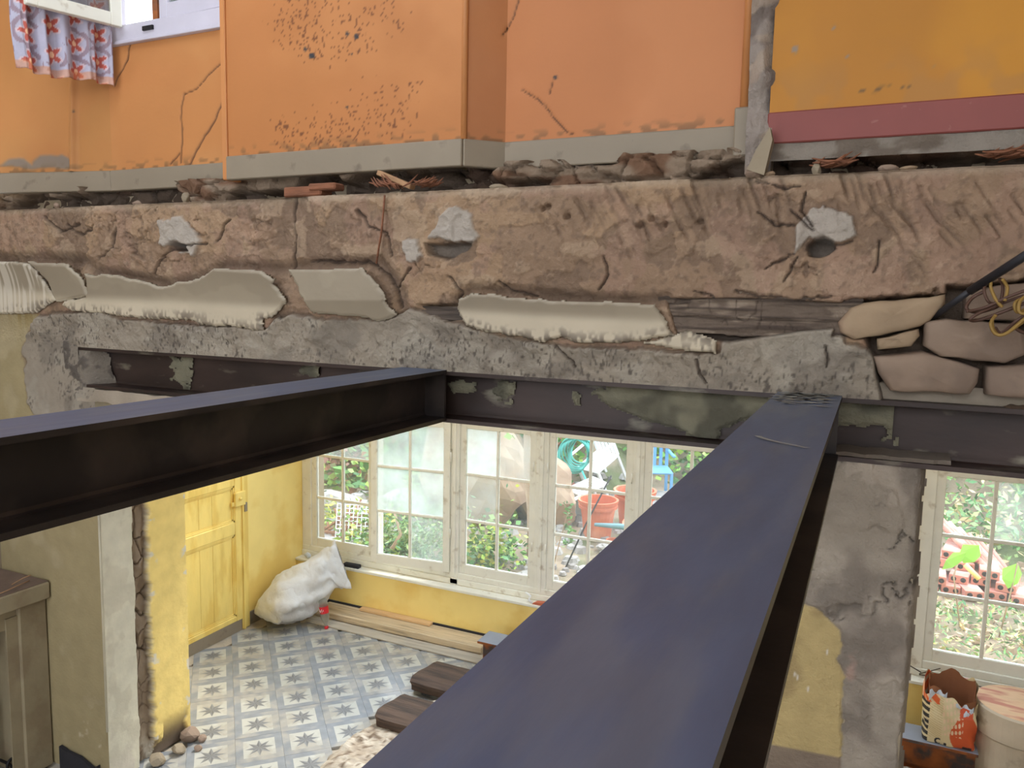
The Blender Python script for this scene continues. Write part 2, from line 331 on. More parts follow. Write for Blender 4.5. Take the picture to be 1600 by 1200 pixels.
STONES = [('ochre_stone', [(1310, 505), (1328, 480), (1350, 473), (1400, 468), (1478, 460), (1478, 476), (1452, 500), (1440, 510), (1375, 524), (1335, 530), (1313, 520)]),
          ('ochre_stone', [(1368, 531), (1435, 513), (1437, 525), (1424, 540), (1370, 548)]),
          ('stone', [(1445, 503), (1480, 498), (1580, 505), (1600, 520), (1606, 552), (1570, 569), (1470, 556), (1441, 540)]),
          ('stone', [(1365, 556), (1440, 550), (1500, 565), (1533, 575), (1529, 600), (1515, 617), (1470, 614), (1390, 611), (1372, 582)]),
          ('stone', [(1541, 574), (1600, 571), (1690, 577), (1702, 624), (1620, 622), (1541, 618)]),
          ('stone', [(1508, 455), (1560, 446), (1640, 440), (1700, 470), (1690, 500), (1620, 508), (1580, 502), (1506, 497)]),
          ('stone', [(1612, 516), (1700, 508), (1790, 520), (1790, 562), (1700, 570), (1618, 560)])]
WOODP = [(1040, 466), (1200, 466), (1330, 474), (1330, 500), (1318, 512), (1250, 518), (1140, 535), (1060, 530)]
def front_wall(u, v, B, px, py):
    X = B[..., 0]; Z = B[..., 2]
    n1 = fbm(X*4, Z*4, 4, 1); n2 = fbm(X*14, Z*14, 4, 5); n3 = fbm(X*50, Z*50, 3, 9)
    wx = px+(fbm(X*22, Z*22, 3, 11)-.5)*26; wy = py+(fbm(X*22, Z*22, 3, 15)-.5)*20
    n4 = fbm(X*95, Z*95, 3, 19); d = (n1-.5)*.026+(n2-.5)*.018+(n3-.5)*.008+(n4-.5)*.003
    c = rgb((140, 115, 93), d)
    l1 = fbm(X*3.2+n2*.4, Z*4.5, 5, 21); l2 = fbm(X*5, Z*6+n2*.3, 5, 25); l3 = fbm(X*7+n1, Z*9, 4, 23)
    k1 = ss(.53, .545, l1); k2 = ss(.56, .575, l2); k3 = ss(.60, .615, l3)
    d = d+.004*k1-.005*k2+.003*k3
    c = mixc(c, (158, 130, 102), k1*.75); c = mixc(c, (118, 97, 80), k2*.7); c = mixc(c, (170, 146, 120), k3*.5)
    c = mixc(c, (150, 120, 102), ss(.55, .62, fbm(X*9, Z*7, 3, 29))*.5)
    c = mixc(c, (102, 84, 70), ss(.58, .74, n3)*.4); c = mixc(c, (178, 154, 128), ss(.62, .72, n4)*ss(.52, .6, n2)*.3)
    # tool marks raked through the old render
    s = (X*.93+Z*.36); t = (-X*.36+Z*.93)
    g = vn(s*30+1.5*vn(X*3, Z*3, 40), t*6.5, 41); g2 = vn(s*44, t*9, 43)
    reg = np.maximum.reduce([ss(-20, 40, spoly(wx, wy, q)) for q in ([(790, 285), (1190, 270), (1230, 400), (1000, 410), (800, 430)], [(1340, 270), (1620, 262), (1620, 420), (1380, 430)], [(1050, 268), (1200, 262), (1240, 360), (1060, 350)])])
    mk = np.zeros_like(X); md = np.zeros_like(X); rk = random.Random(12)
    for (x0, x1, ys, sl_, n_) in ((845, 1000, (300, 372), .5, 13), (930, 1110, (292, 360), .46, 15), (1080, 1215, (285, 345), .25, 12), (1350, 1500, (290, 350), .50, 10), (1380, 1600, (300, 372), .62, 15), (1300, 1420, (275, 318), .3, 9), (1190, 1240, (272, 300), .3, 3)):
        for q in range(n_):
            xx = x0+(x1-x0)*(q+rk.uniform(.1, .9))/n_; yy = rk.uniform(*ys); L = rk.uniform(26, 74); yy += (rk.random() < .3)*rk.uniform(0, 40); wd = rk.uniform(9, 24); am = rk.uniform(.45, 1.2); an = sl_+rk.uniform(-.08, .08); dx, dy = math.sin(an), math.cos(an)
            wp = (fbm(X*9, Z*9, 2, 49)-.5)*8
            tt = (px-xx)*dx+(py-yy)*dy; pp = (px-xx)*dy-(py-yy)*dx+wp; e_ = ss(-L*.55, -L*.3, tt)*ss(L*.62, L*.2, tt)
            k = np.where(pp < 0, ss(-4, 0, pp), 1-np.clip(pp/wd, 0, 1))*e_*am; mk = np.maximum(mk, k); md = np.maximum(md, ss(-4, 0, pp)*ss(7, .5, pp)*e_*am)
    d = d-.015*mk*(.6+.8*n2); c = mixc(c, (104, 85, 70), np.clip(md*.55, 0, 1)); c = mixc(c, (160, 132, 106), ss(.1, .5, mk)*(1-md)*.3)  # groove edges darkened and flanks lightened, grazing shade put into the colour
    sv = vn(X*40+2*vn(X*2, Z*2, 47)+Z*9, Z*6, 48); rv = np.maximum(ss(-20, 30, spoly(wx, wy, [(320, 310), (660, 300), (620, 400), (330, 410)])), .35*ss(300, 200, px))
    d = d-.010*ss(.52, .8, sv)*rv
    # stony core showing in a few places
    f1, f2, idd = vor(X*7+1.6*n2, Z*10+1.4*n1+.5*n3, 3); e = f2-f1
    rs = np.maximum.reduce([ss(-12, 20, spoly(wx, wy, q)) for q in ([(1165, 268), (1262, 262), (1255, 330), (1180, 330)], [(640, 400), (770, 395), (790, 470), (650, 470)], [(130, 310), (240, 310), (430, 330), (420, 430), (160, 420)], [(1190, 395), (1330, 410), (1330, 470), (1180, 470)], [(450, 400), (470, 400), (500, 480), (455, 490)])])
    rs = rs*ss(.42, .56, fbm(X*5, Z*7, 3, 34)); d = d-rs*.016*(1-ss(0, .09, e))+rs*(idd-.5)*.022; c = mixc(c, (168, 136, 110), rs*.45*idd); c = mixc(c, (92, 76, 64), rs*(1-ss(0, .05, e))*.55)
    # hollow left where the old ceiling was torn off
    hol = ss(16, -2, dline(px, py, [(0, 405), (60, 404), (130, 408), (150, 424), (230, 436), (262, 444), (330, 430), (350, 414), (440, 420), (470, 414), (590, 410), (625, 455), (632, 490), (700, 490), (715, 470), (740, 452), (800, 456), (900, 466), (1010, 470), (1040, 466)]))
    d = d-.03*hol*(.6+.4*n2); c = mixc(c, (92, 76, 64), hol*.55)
    for q in PATCH:
        m = ss(-1.5, 2, spoly(px+(n2-.5)*16, py+(n3-.5)*10, q)); d = d*(1-m)+m*(.012+(n2-.5)*.02+.006*ss(.4, .6, vn(X*30, Z*24, 50))); c = mixc(c, (168, 158, 146), m*.9)
    for q, dp in ((SOCK1, .10), (SOCK2, .07), (SOCK3, .10)):
        m = ss(-1, 2.5, spoly(px+(n3-.5)*6, py+(n2-.5)*6, q)); d = d-dp*m; c = mixc(c, (108, 100, 92), m*.8)
    # cement collar round the new steel
    sd = spoly(px+(n2-.5)*22, py+(n1-.5)*10+(n3-.5)*6, CEM); m = ss(-1, 3, sd)
    tr = fbm(X*13+2*n2, Z*12, 5, 60); dc = .006+(tr-.5)*.04+(fbm(X*60, Z*60, 2, 63)-.5)*.006+.012*ss(25, 0, sd)*m
    ye = 1-ss(.0, .06, Z-LZT); dc = dc*(1-.75*ye)
    d = d*(1-m)+m*dc; pit = ss(.60, .78, vn(X*170+2*n2, Z*75, 77)*.65+.35*vn(X*60, Z*60, 78))*ss(.36, .56, fbm(X*5, Z*6, 3, 79)); dc = dc-.006*pit; cc = rgb((146, 134, 118), d); cc = mixc(cc, (122, 112, 100), ss(.5, .62, fbm(X*6, Z*7, 5, 66))*.7); cc = mixc(cc, (160, 150, 134), ss(.54, .66, fbm(X*8, Z*8, 3, 69))*.6); cc = mixc(cc, (84, 76, 68), pit*.8)
    c = c*(1-m[..., None])+cc*m[..., None]
    lip = ss(3.5, 0, np.abs(sd+1)); d = d-.006*lip; c = mixc(c, (84, 74, 64), lip*.5)
    for q in CRACKS:
        k = ss(2.6, .4, dline(px+(n2-.5)*10, py+(n3-.5)*8, q)); d = d-.02*k; c = mixc(c, (70, 58, 50), k*.7)
    for x, y in ((848, 325), (885, 338), (1018, 342), (1000, 352), (1038, 350), (1092, 345), (856, 322), (1462, 455), (1556, 452)):
        k = ss(6, 2, np.hypot(px-x, py-y)); d = d-.035*k
    # loose stones bedded at the right, timber under the render
    ms = ss(-2, 8, spoly(px+(n2-.5)*10, py+(n3-.5)*8, [(1318, 466), (1480, 456), (1480, 446), (1560, 440), (1720, 425), (1900, 430), (1900, 640), (1380, 640), (1362, 560), (1350, 530), (1300, 525)]))
    d = d*(1-ms)-.085*ms; c = mixc(c, (96, 82, 70), ms)
    mw = ss(-2, 4, spoly(px, py, WOODP)); d = d*(1-mw)-.05*mw; c = mixc(c, (70, 60, 52), mw)
    m2 = ss(-2, 4, spoly(px, py, [(652, 476), (722, 474), (722, 500), (700, 502)])); d = d*(1-m2)-.045*m2
    # stump of the old cornice is bedded in a hollow
    top = ss(.035, 0, LED-Z); d = d-.012*top*n2-.004*top; c = mixc(c, (176, 160, 138), top*.5)
    # paint left on the wall at the far left, under the ceiling line
    pm = ss(-2, 3, spoly(px+(n2-.5)*6, py, [(-200, 486), (60, 490), (42, 520), (36, 560), (44, 620), (80, 650), (300, 640), (300, 1400), (-200, 1400)]))*(1-m)
    pc = rgb((158, 142, 106), d); pc = mixc(pc, (142, 122, 78), ss(2.36, 2.5, Z)*ss(.42, .56, vn(X*40, Z*2, 71))); pc = mixc(pc, (176, 160, 128), ss(.6, .7, fbm(X*5, Z*3, 3, 73))*.5)
    pc = mixc(pc, (190, 172, 146), ss(.62, .66, fbm(X*9, Z*9, 4, 75))*ss(.55, .1, Z))
    d = d*(1-pm)+pm*(-.004+(n1-.5)*.006); c = c*(1-pm[..., None])+pc*pm[..., None]
    drop = (Z < LZT-.0001) & (X > LX0+.0)
    return d, c, drop
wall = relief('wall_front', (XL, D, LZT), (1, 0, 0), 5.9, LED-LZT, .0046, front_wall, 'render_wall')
relief('wall_front', (XL, D, 0), (1, 0, 0), XJ-XL, LZT, .008, lambda u, v, B, px, py: (lambda r: (r[0]*ss(XJ, XJ-.02, B[..., 0]), r[1], (B[..., 2] > LZB-.004) & (B[..., 0] > LX0-.001)))(front_wall(u, v, B, px, py)), 'render_soft')
# worn top arris of the wall (ledge)
bl = MB()
xs = np.linspace(XL, 1.59, 220)
for i in range(len(xs)-1):
    y0 = D+.012+.012*float(fbm(np.array([xs[i]*20]), np.array([.5]), 3, 80)[0]); y1 = D+.012+.012*float(fbm(np.array([xs[i+1]*20]), np.array([.5]), 3, 80)[0])
    bl.add([(xs[i], y0-.014, LED-.003), (xs[i+1], y1-.014, LED-.003), (xs[i+1], D+.2, LED+.006), (xs[i], D+.2, LED+.006)], [(0, 1, 2, 3)])
structure(bl.build('wall_ledge', 'putty', fix=False))
W_('wall_core_strip', [((XL-.9, D+.40, 2.98), (XR, D+.44, 3.16))], 'plain_plaster')
# rubble left in the strip where the floor boards ran
def strip(u, v, B, px, py):
    X = B[..., 0]; Z = B[..., 2]; n = fbm(X*10, Z*14, 4, 90); f1, f2, idd = vor(X*9+n*.7, Z*16+n*.5, 8)
    d = (n-.5)*.06+(idd-.5)*.06-.05*(1-ss(0, .14, f2-f1)); deep = ss(.52, .6, fbm(X*3.1, Z*4, 3, 95)+.15*ss(3.09, 3.04, Z)); d = d-.10*deep
    c = rgb((126, 108, 90), d); c = mixc(c, (152, 132, 112), idd*.7); c = mixc(c, (106, 74, 54), ss(.56, .64, fbm(X*4, Z*9, 3, 98))*.7); c = mixc(c, (60, 50, 44), deep*.6)
    return d, c, None
relief('wall_rubble_strip', (XL-.9, 2.80, LED-.01), (1, 0, 0), 6.7, .14, .008, strip, 'render_wall')

# pieces of the old plaster cornice still hanging on the wall: each its own part of the wall
def cove(poly, low, two=True, seed=0, streak=False):
    pts = [P(x, y, Y=D) for x, y in poly]; xs = [p[0] for p in pts]; zs = [p[2] for p in pts]
    O = (min(xs)-.02, D, min(zs)-.02)
    def f(u, v, B, px, py):
        X = B[..., 0]; Z = B[..., 2]; n = fbm(X*30, Z*30, 3, 100+seed); sd = spoly(px+(n-.5)*9, py+(fbm(X*12, Z*18, 4, 103+seed)-.5)*9, poly)
        yl = np.interp(px, [p[0] for p in low], [p[1] for p in low]); up = np.clip((yl-py)/42, 0, 1.2)
        d = .024+.036*up**1.5+.003*(fbm(X*9, Z*9, 3, 107)-.5)
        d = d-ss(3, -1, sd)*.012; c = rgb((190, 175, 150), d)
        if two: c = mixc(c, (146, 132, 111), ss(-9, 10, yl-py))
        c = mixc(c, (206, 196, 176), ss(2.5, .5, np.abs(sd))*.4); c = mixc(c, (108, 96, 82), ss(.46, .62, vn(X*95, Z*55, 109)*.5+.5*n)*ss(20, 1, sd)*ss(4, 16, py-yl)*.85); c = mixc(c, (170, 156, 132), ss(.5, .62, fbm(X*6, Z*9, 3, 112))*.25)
        if streak: c = mixc(c, (216, 206, 188), ss(.5, .6, vn(X*60, Z*4, 111))*.6)
        return d, c, sd < 0
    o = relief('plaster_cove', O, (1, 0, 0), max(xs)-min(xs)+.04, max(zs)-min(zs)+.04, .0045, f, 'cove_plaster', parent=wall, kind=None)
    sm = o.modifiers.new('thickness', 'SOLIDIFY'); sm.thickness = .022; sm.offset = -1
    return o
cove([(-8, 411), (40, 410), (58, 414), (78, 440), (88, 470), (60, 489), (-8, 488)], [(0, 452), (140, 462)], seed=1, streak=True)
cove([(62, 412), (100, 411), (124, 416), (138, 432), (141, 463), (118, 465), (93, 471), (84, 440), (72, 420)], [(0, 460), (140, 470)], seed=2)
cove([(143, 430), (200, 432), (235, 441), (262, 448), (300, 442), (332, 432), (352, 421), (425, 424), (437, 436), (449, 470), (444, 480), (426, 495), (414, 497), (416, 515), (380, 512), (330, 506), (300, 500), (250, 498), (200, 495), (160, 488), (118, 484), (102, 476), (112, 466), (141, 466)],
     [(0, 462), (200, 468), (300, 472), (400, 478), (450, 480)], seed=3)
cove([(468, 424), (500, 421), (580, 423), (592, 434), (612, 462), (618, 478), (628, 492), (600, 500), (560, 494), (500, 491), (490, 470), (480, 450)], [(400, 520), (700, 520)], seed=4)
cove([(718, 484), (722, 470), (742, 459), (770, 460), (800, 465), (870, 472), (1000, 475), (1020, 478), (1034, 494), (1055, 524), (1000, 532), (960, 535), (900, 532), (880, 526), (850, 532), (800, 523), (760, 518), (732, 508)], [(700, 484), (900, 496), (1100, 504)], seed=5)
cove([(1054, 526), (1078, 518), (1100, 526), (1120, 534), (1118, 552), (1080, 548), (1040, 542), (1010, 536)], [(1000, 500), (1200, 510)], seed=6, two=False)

def pillow(poly, Yf, depth, seed, m, name='stone', parent=None):
    """a rough stone with a dressed-by-hand face: outline in the wall plane, bulging forwards"""
    pts = [P(x, y, Y=Yf) for x, y in poly]; rs = random.Random(seed); ring = []
    for i in range(len(pts)):
        a, b = pts[i], pts[(i+1) % len(pts)]; L = np.linalg.norm(b-a); k = max(1, int(L/.035))
        for j in range(k):
            p = a+(b-a)*j/k; ring.append(p+np.array([rs.uniform(-.003, .003), 0, rs.uniform(-.003, .003)]))
    c = sum(ring)/len(ring); vs = []; n = len(ring); prof = [(1., .09), (1.0, .012), (.965, -.010), (.88, -.019), (.55, -.024), (.2, -.026)]
    lp = [rs.uniform(-.006, .006) for _ in range(8)]
    for k, (s, y) in enumerate(prof):
        for i, p in enumerate(ring):
            q = c+(p-c)*s; j = (math.sin(i*1.7+seed)+math.sin(i*.6+seed*2))*.002*(k > 1)
            # a flat stone keeps a steady rim width
            if 0 < s < 1:
                L = np.linalg.norm(p-c); q = p+(c-p)*min(1-s, (1-s)*1.0); 
            vs.append((q[0], Yf+y+j+rs.uniform(-.002, .002)+(lp[int(i*8/n) % 8] if k > 2 else 0), q[2]))
    vs.append((c[0], Yf-.03, c[2])); fs = [(k*n+i, k*n+(i+1) % n, (k+1)*n+(i+1) % n, (k+1)*n+i) for k in range(len(prof)-1) for i in range(n)]
    fs += [((len(prof)-1)*n+i, (len(prof)-1)*n+(i+1) % n, len(prof)*n) for i in range(n)]
    b = MB(); b.add(vs, fs, smooth=True); return b.build(name, m, parent=parent)
for i, (m, q) in enumerate(STONES): pillow(q, D+.004, .1, i+1, m, 'stone', wall)
# mortar packed round them
b = MB(); b.box((-.02, D+.05, LZT), (1.59, D+.09, LZT+.05)); b.build('bed_mortar', 'putty', parent=wall)
# the old timber bedded in the wall
a0 = P(1036, 463, Y=D); a1 = P(1334, 536, Y=D)
def woodf(u, v, B, px, py):
    X = B[..., 0]; Z = B[..., 2]; g = fbm(X*4, Z*90, 4, 170); h = fbm(X*11, Z*40, 3, 173); cr_ = ss(.03, .0, np.abs(vn(X*2.2, Z*30, 176)-.5)); cx = ss(.05, 0, np.abs(vn(X*45, Z*12, 178)-.5))*ss(.5, .6, fbm(X*8, Z*12, 3, 179))
    d = -.016+(g-.5)*.016+(h-.5)*.012-.014*cr_-.006*cx; c = mixc(rgb((104, 90, 78), X), (136, 120, 104), ss(.5, .68, h)); c = mixc(c, (62, 52, 46), ss(.5, .66, g)*.6+cr_*.3); c = mixc(c, (66, 56, 48), cx*.5); return d, c, None
tb = relief('embedded_timber', (a0[0]-.02, D, 2.495), (1, 0, 0), -.01-a0[0], .125, .0035, woodf, 'render_wall', kind=None); sm = tb.modifiers.new('thickness', 'SOLIDIFY'); sm.thickness = .02; sm.offset = -1
tag(tb, 'weathered grey-brown timber bedded in the wall beside the long cream cornice piece', 'timber')
tb = MB(); q = P(655, 478, Y=D); q2 = P(720, 500, Y=D); tb.box((q[0], D+.01, q2[2]-.005), (q2[0], D+.08, q[2]), bev=.005)
tag(tb.build('embedded_timber', 'old_wood'), 'short dark timber stub in the wall left of the long cream cornice piece', 'timber')

# ------------------------------------------------------------------ upper storey: orange walls, grey baseboards, ochre wall with red base
ZB0, ZB1 = 3.108, 3.212
SPK = [[(455, 0), (500, 0), (500, 60), (470, 50)], [(440, 40), (480, 40), (470, 65), (440, 60)], [(540, 20), (560, 15), (560, 50), (545, 55)], [(590, 0), (615, 0), (620, 30), (600, 22)], [(440, 205), (475, 195), (478, 225), (444, 222)], [(500, 210), (555, 190), (580, 190), (575, 222), (505, 225)], [(600, 165), (640, 155), (640, 192), (608, 200)], [(580, 140), (635, 130), (640, 200), (540, 225), (450, 225), (450, 190), (560, 190)], [(460, 0), (580, 0), (560, 80), (490, 90)]]
UCR = [([(352, 150), (340, 185), (318, 212), (310, 228), (293, 260)], 1.3), ([(352, 95), (325, 118), (305, 138), (285, 145)], .8), ([(285, 145), (284, 200), (282, 255)], .7), ([(205, 68), (200, 95), (190, 118), (182, 135)], .9), ([(815, 140), (840, 155), (852, 165), (870, 190), (885, 206), (897, 210)], .9), ([(812, 0), (800, 30), (785, 55)], .8), ([(268, 258), (280, 240)], .9), ([(862, 128), (858, 148)], .7)]
def orange(col, base2, left=False):
    def f(u, v, B, px, py):
        X = B[..., 0]+B[..., 1]*.7; Z = B[..., 2]; n = fbm(X*2.2, Z*2.2, 4, 120); n2 = fbm(X*9, Z*9, 3, 124)
        d = (n-.5)*.008+(n2-.5)*.0015; c = rgb(col, d); c = mixc(c, base2, ss(.42, .64, n)*.55)
        c = mixc(c, (196, 128, 76), ss(.55, .7, fbm(X*1.5, Z*3, 3, 127))*.3)
        sp = vn(X*110, Z*90, 130)*.6+vn(X*230, Z*200, 131)*.4; reg = np.zeros_like(X)
        for i, q in enumerate(SPK): reg = np.maximum(reg, ss(-30, 6, spoly(px+(n2-.5)*40, py+(n2-.5)*30, q))*(.75 if i > 6 else 1))
        k = ss(.83-.2*reg, .88-.2*reg, sp)*(reg > .03); c = mixc(c, (110, 66, 40), k*.8)
        for x, y, r in ((487, 87, 4.5), (477, 77, 3), (557, 57, 3.5), (542, 53, 2.5), (521, 60, 2), (543, 168, 2.5), (868, 121, 2), (550, 85, 1.5), (118, 175, 2)):
            c = mixc(c, (60, 58, 60), ss(r+1, r-1, np.hypot(px-x, py-y)+(n2-.5)*4))
        for q, wd in UCR:
            k = ss(wd+.9, wd*.3, dline(px+(n2-.5)*9, py+(n2-.5)*5, q)); c = mixc(c, (96, 62, 40), k*.85); d = d-.006*k
        if left:
            hx = px-115; d = d+.022*np.exp(-(hx/5.)**2)
            k = ss(-2, 3, spoly(px+(n2-.5)*14, py+(n2-.5)*12, [(0, 262), (10, 250), (35, 246), (48, 256), (60, 242), (95, 240), (112, 250), (112, 265)])); c = mixc(c, (140, 124, 110), k); d = d-.006*k
        kb = ss(.06, .0, Z-ZB1)*ss(.5, .7, vn(X*30, Z*60, 133)); c = mixc(c, (110, 84, 58), kb*.6)
        return d, c*np.array([.95, .94, .92]), None
    return f
def plan_panel(name, a, b, z0, z1, f, m='painted_wall', step=.0075, back=.1, parent=None):
    a = np.array([a[0], a[1], z0]); b = np.array([b[0], b[1], z0]); U = (b-a); L = np.linalg.norm(U)
    o = relief(name, a, U, L, z1-z0, step, f, m, parent=parent)
    return o
def plan_box(name, a, b, z0, z1, t0, t1, m, bev=.004, parent=None):      # board lying along the wall line, from t0 (proud) to t1 (behind)
    a = Vector((*a, 0)); b = Vector((*b, 0)); L = (b-a).length; ang = math.atan2(b.y-a.y, b.x-a.x)
    mb = MB(); mb.box((0, -t0, z0), (L, t1, z1), T=Tm(a, ang), bev=bev); o = mb.build(name, m, parent=parent)
    if parent is None: o['kind'] = 'structure'
    return o
mat('base_grey', (140, 126, 106), rough=.6, var=.07, scale=6, bump=.08, c2=(112, 98, 82), c2s=12, c2t=.68)
mat('base_red', (132, 66, 58), rough=.6, var=.06, scale=6, bump=.05, c2=(160, 110, 98), c2s=26, c2t=.74)
OR1, OR2 = (200, 134, 80), (184, 118, 66)
YU = 2.86; YBR = 2.74
A0 = (-4.95, 2.60); A1 = (-3.625, YU); B1 = (-2.80, YU); Bc = (-2.72, YBR); C1 = (-1.495, YBR); C2 = (-1.37, YU); D1 = (-.425, YU)
plan_panel('wall_upper', A0, A1, ZB1, 4.9, orange((196, 138, 80), (186, 124, 70), True))
plan_panel('wall_upper', A1, B1, ZB1, 3.83, orange((204, 142, 86), (192, 126, 72)))
plan_panel('wall_upper', Bc, C1, ZB1, 4.9, orange(OR1, OR2))
plan_panel('wall_upper', C1, C2, ZB1, 4.9, orange((192, 130, 86), (180, 116, 74)))
plan_panel('wall_upper', C2, D1, ZB1, 4.9, orange((200, 132, 84), (186, 118, 70)))
W_('wall_upper_core', [((-3.6, YU+.05, ZB1), (-2.72, YU+.25, 3.82)), ((-3.62, YU, 4.9), (-2.72, YU+.2, ZT)), ((-2.74, YU, ZB1), (-2.70, YU+.2, ZT)), ((-2.70, YBR+.02, ZB1), (-1.49, YU+.2, ZT)), ((-1.49, YU+.02, ZB1), (-.42, YU+.2, ZT)), ((-.40, YBR+.03, ZB1), (XR, YU+.2, ZT))], 'plain_plaster')
mb = MB(); mb.box((-1.42, .03, ZB1-.1), (-.01, .06, ZT), T=Tm((A1[0], A1[1]+.005, 0), math.atan2(A1[1]-A0[1], A1[0]-A0[0]))); structure(mb.build('wall_upper_core', 'plain_plaster'))
for nm, a, b in (('baseboard_left', A0, A1), ('baseboard_window', A1, B1), ('baseboard_breast', Bc, C1), ('baseboard_splay', C1, C2), ('baseboard_middle', C2, (-.46, YU))):
    plan_box(nm, a, b, ZB0, ZB1, .012, .03, 'base_grey')
mat('orange_trim', (196, 130, 76), rough=.5, var=.06, bump=.05)
plan_box('trim_1', (-2.735, YBR-.012), (-2.705, YBR-.012), ZB0, 4.9, 0, .09, 'orange_trim')
b = MB(); b.tube([(C1[0], C1[1]+.006, ZB1), (C1[0], C1[1]+.006, 4.9)], .013, 10); structure(b.build('trim_2', 'orange_trim'))
b = MB(); b.tube([(-.448, YU-.02, ZB1+.04), (-.448, YU-.02, 4.9)], .017, 12); b.box((-.462, YU-.004, ZB1), (-.425, YU+.05, 4.9)); structure(b.build('trim_3', 'orange_trim'))
b = MB(); b.box((-.475, YU-.06, ZB0-.01), (-.415, YU, ZB1+.05), bev=.005); structure(b.build('trim_4', 'base_grey'))
def stub(u, v, B, px, py):
    X = B[..., 0]; Z = B[..., 2]; n = fbm(X*20, Z*12, 4, 140); d = (n-.5)*.07-.02*ss(.035, .0, np.minimum(u, u.max()-u)); c = rgb((146, 134, 124), d); c = mixc(c, (112, 100, 92), ss(.5, .6, fbm(X*12, Z*9, 4, 144))); c = mixc(c, (170, 150, 130), ss(.6, .66, fbm(X*9, Z*14, 3, 148))*.6)
    return d, c, None
relief('wall_partition_stub', (-.425, YBR-.01, 3.03), (1, 0, 0), .085, 1.87, .007, stub, 'render_wall')
W_('wall_partition_core', [((-.415, YBR+.035, 3.05), (-.345, YU, 4.9))], 'plain_plaster')
def ochre(u, v, B, px, py):
    X = B[..., 0]; Z = B[..., 2]; n = fbm(X*2, Z*2, 4, 150); n2 = fbm(X*12, Z*12, 3, 154); d = (n-.5)*.008+(n2-.5)*.002
    c = rgb((188, 128, 40), d); c = mixc(c, (170, 112, 42), ss(.45, .65, n)*.6); c = mixc(c, (166, 118, 66), ss(.5, .65, n2)*ss(3.45, 3.25, Z)*.5)
    for x, y, r in ((1243, 78, 4), (1255, 75, 2), (1302, 44, 3), (1325, 88, 2), (1457, 105, 2)): c = mixc(c, (140, 124, 108), ss(r+1, r-1, np.hypot(px-x, py-y)+(n2-.5)*6))
    c = mixc(c, (112, 84, 50), ss(4, 1, dline(px, py, [(1340, 144), (1385, 138), (1430, 135)])+(n2-.5)*9)*ss(.5, .6, vn(X*90, Z*120, 155)))
    return d, c, None
relief('wall_upper_right', (-.352, YBR, ZB1), (1, 0, 0), 1.95, 1.69, .009, ochre, 'painted_wall')
plan_box('baseboard_right', (-.356, YBR), (1.6, YBR), 3.12, 3.22, .010, .03, 'base_red')
def screed_strip(u, v, B, px, py):
    X = B[..., 0]; n = fbm(X*9, B[..., 2]*20, 4, 160); return (n-.5)*.03, mixc(rgb((138, 128, 116), n), (110, 98, 86), ss(.5, .6, n)), None
relief('wall_rubble_strip', (-.35, YBR+.0, 3.065), (1, 0, 0), 1.95, .06, .008, screed_strip, 'render_wall')
# ------------------------------------------------------------------ things lying on the ledge
def rock(name, c, r, seed, m, sub=2, parent=None, squash=(1, 1, 1), rz=0., rough=.22):
    bm = bmesh.new(); bmesh.ops.create_icosphere(bm, subdivisions=sub, radius=1); rs = random.Random(seed)
    ax = [Vector((rs.uniform(-1, 1), rs.uniform(-1, 1), rs.uniform(-1, 1))).normalized() for _ in range(9)]; of = [rs.uniform(.55, .85) for _ in range(9)]
    T = Matrix.Rotation(rz, 3, 'Z'); vs = []
    for v in bm.verts:
        p = v.co.copy()
        for a, o in zip(ax, of):
            dd = p.dot(a)
            if dd > o: p -= a*(dd-o)*.85
        if sub >= 3: q3 = np.array([p.x, p.y, p.z])*2.3+seed; p *= 1+.22*float(fbm(np.array([q3[0]+q3[2]*.7]), np.array([q3[1]-q3[2]*.6]), 4, 500+seed)[0]-.5)+.05*math.sin(q3[2]*6+q3[0]*4)
        p *= 1+rs.uniform(-rough, rough)*.18
        p = T @ Vector((p.x*squash[0], p.y*squash[1], p.z*squash[2])); vs.append((c[0]+p.x*r, c[1]+p.y*r, c[2]+p.z*r))
    fs = [[v.index for v in f.verts] for f in bm.faces]; bm.free(); zm = min(v[2] for v in vs)
    b = MB(); b.add(vs, fs, smooth=False); return b.build(name, m, parent=parent)
for i, (x, y, r, sq, m, lab) in enumerate([
    (1180, 262, .032, (1, .8, .6), 'stone', 'rounded tan stone on the ledge at the foot of the grey stub'),
    (1203, 266, .018, (1, .8, .7), 'ochre_stone', 'small ochre pebble stone on the ledge right of the grey stub'),
    (1277, 242, .026, (.7, .8, 1.1), 'plain_plaster', 'blocky mortar lump on the ledge under the red baseboard left end'),
    (1390, 255, .026, (1.3, .8, .6), 'stone', 'flat brown stone lying in the dark gap under the red baseboard'),
    (1420, 256, .020, (1.4, .8, .5), 'ochre_stone', 'thin pale stone right of the flat brown stone under the red baseboard'),
    (500, 298, .02, (1.2, .8, .7), 'stone', 'brown stone on the ledge among the splintered wood'),
    (780, 292, .024, (1.8, .8, .5), 'plain_plaster', 'flat plaster chunk on the ledge below the splayed corner'),
    (215, 312, .022, (1.6, .8, .6), 'stone', 'tan rubble stone on the ledge below the window corner'),
    (290, 302, .026, (.7, .8, 1.2), 'plain_plaster', 'upright plaster chunk on the ledge under the cracked orange panel'),
    (88, 315, .018, (1, .8, 1), 'stone', 'small brown stone at the left end of the ledge')]):
    q = P(x, y, Y=2.69); tag(rock('rubble_stone', (q[0], 2.69, LED+.006+r*sq[2]*.8), r, 30+i, m, squash=sq), lab, 'stone')
b = MB(); q = P(1186, 250, Y=2.68)
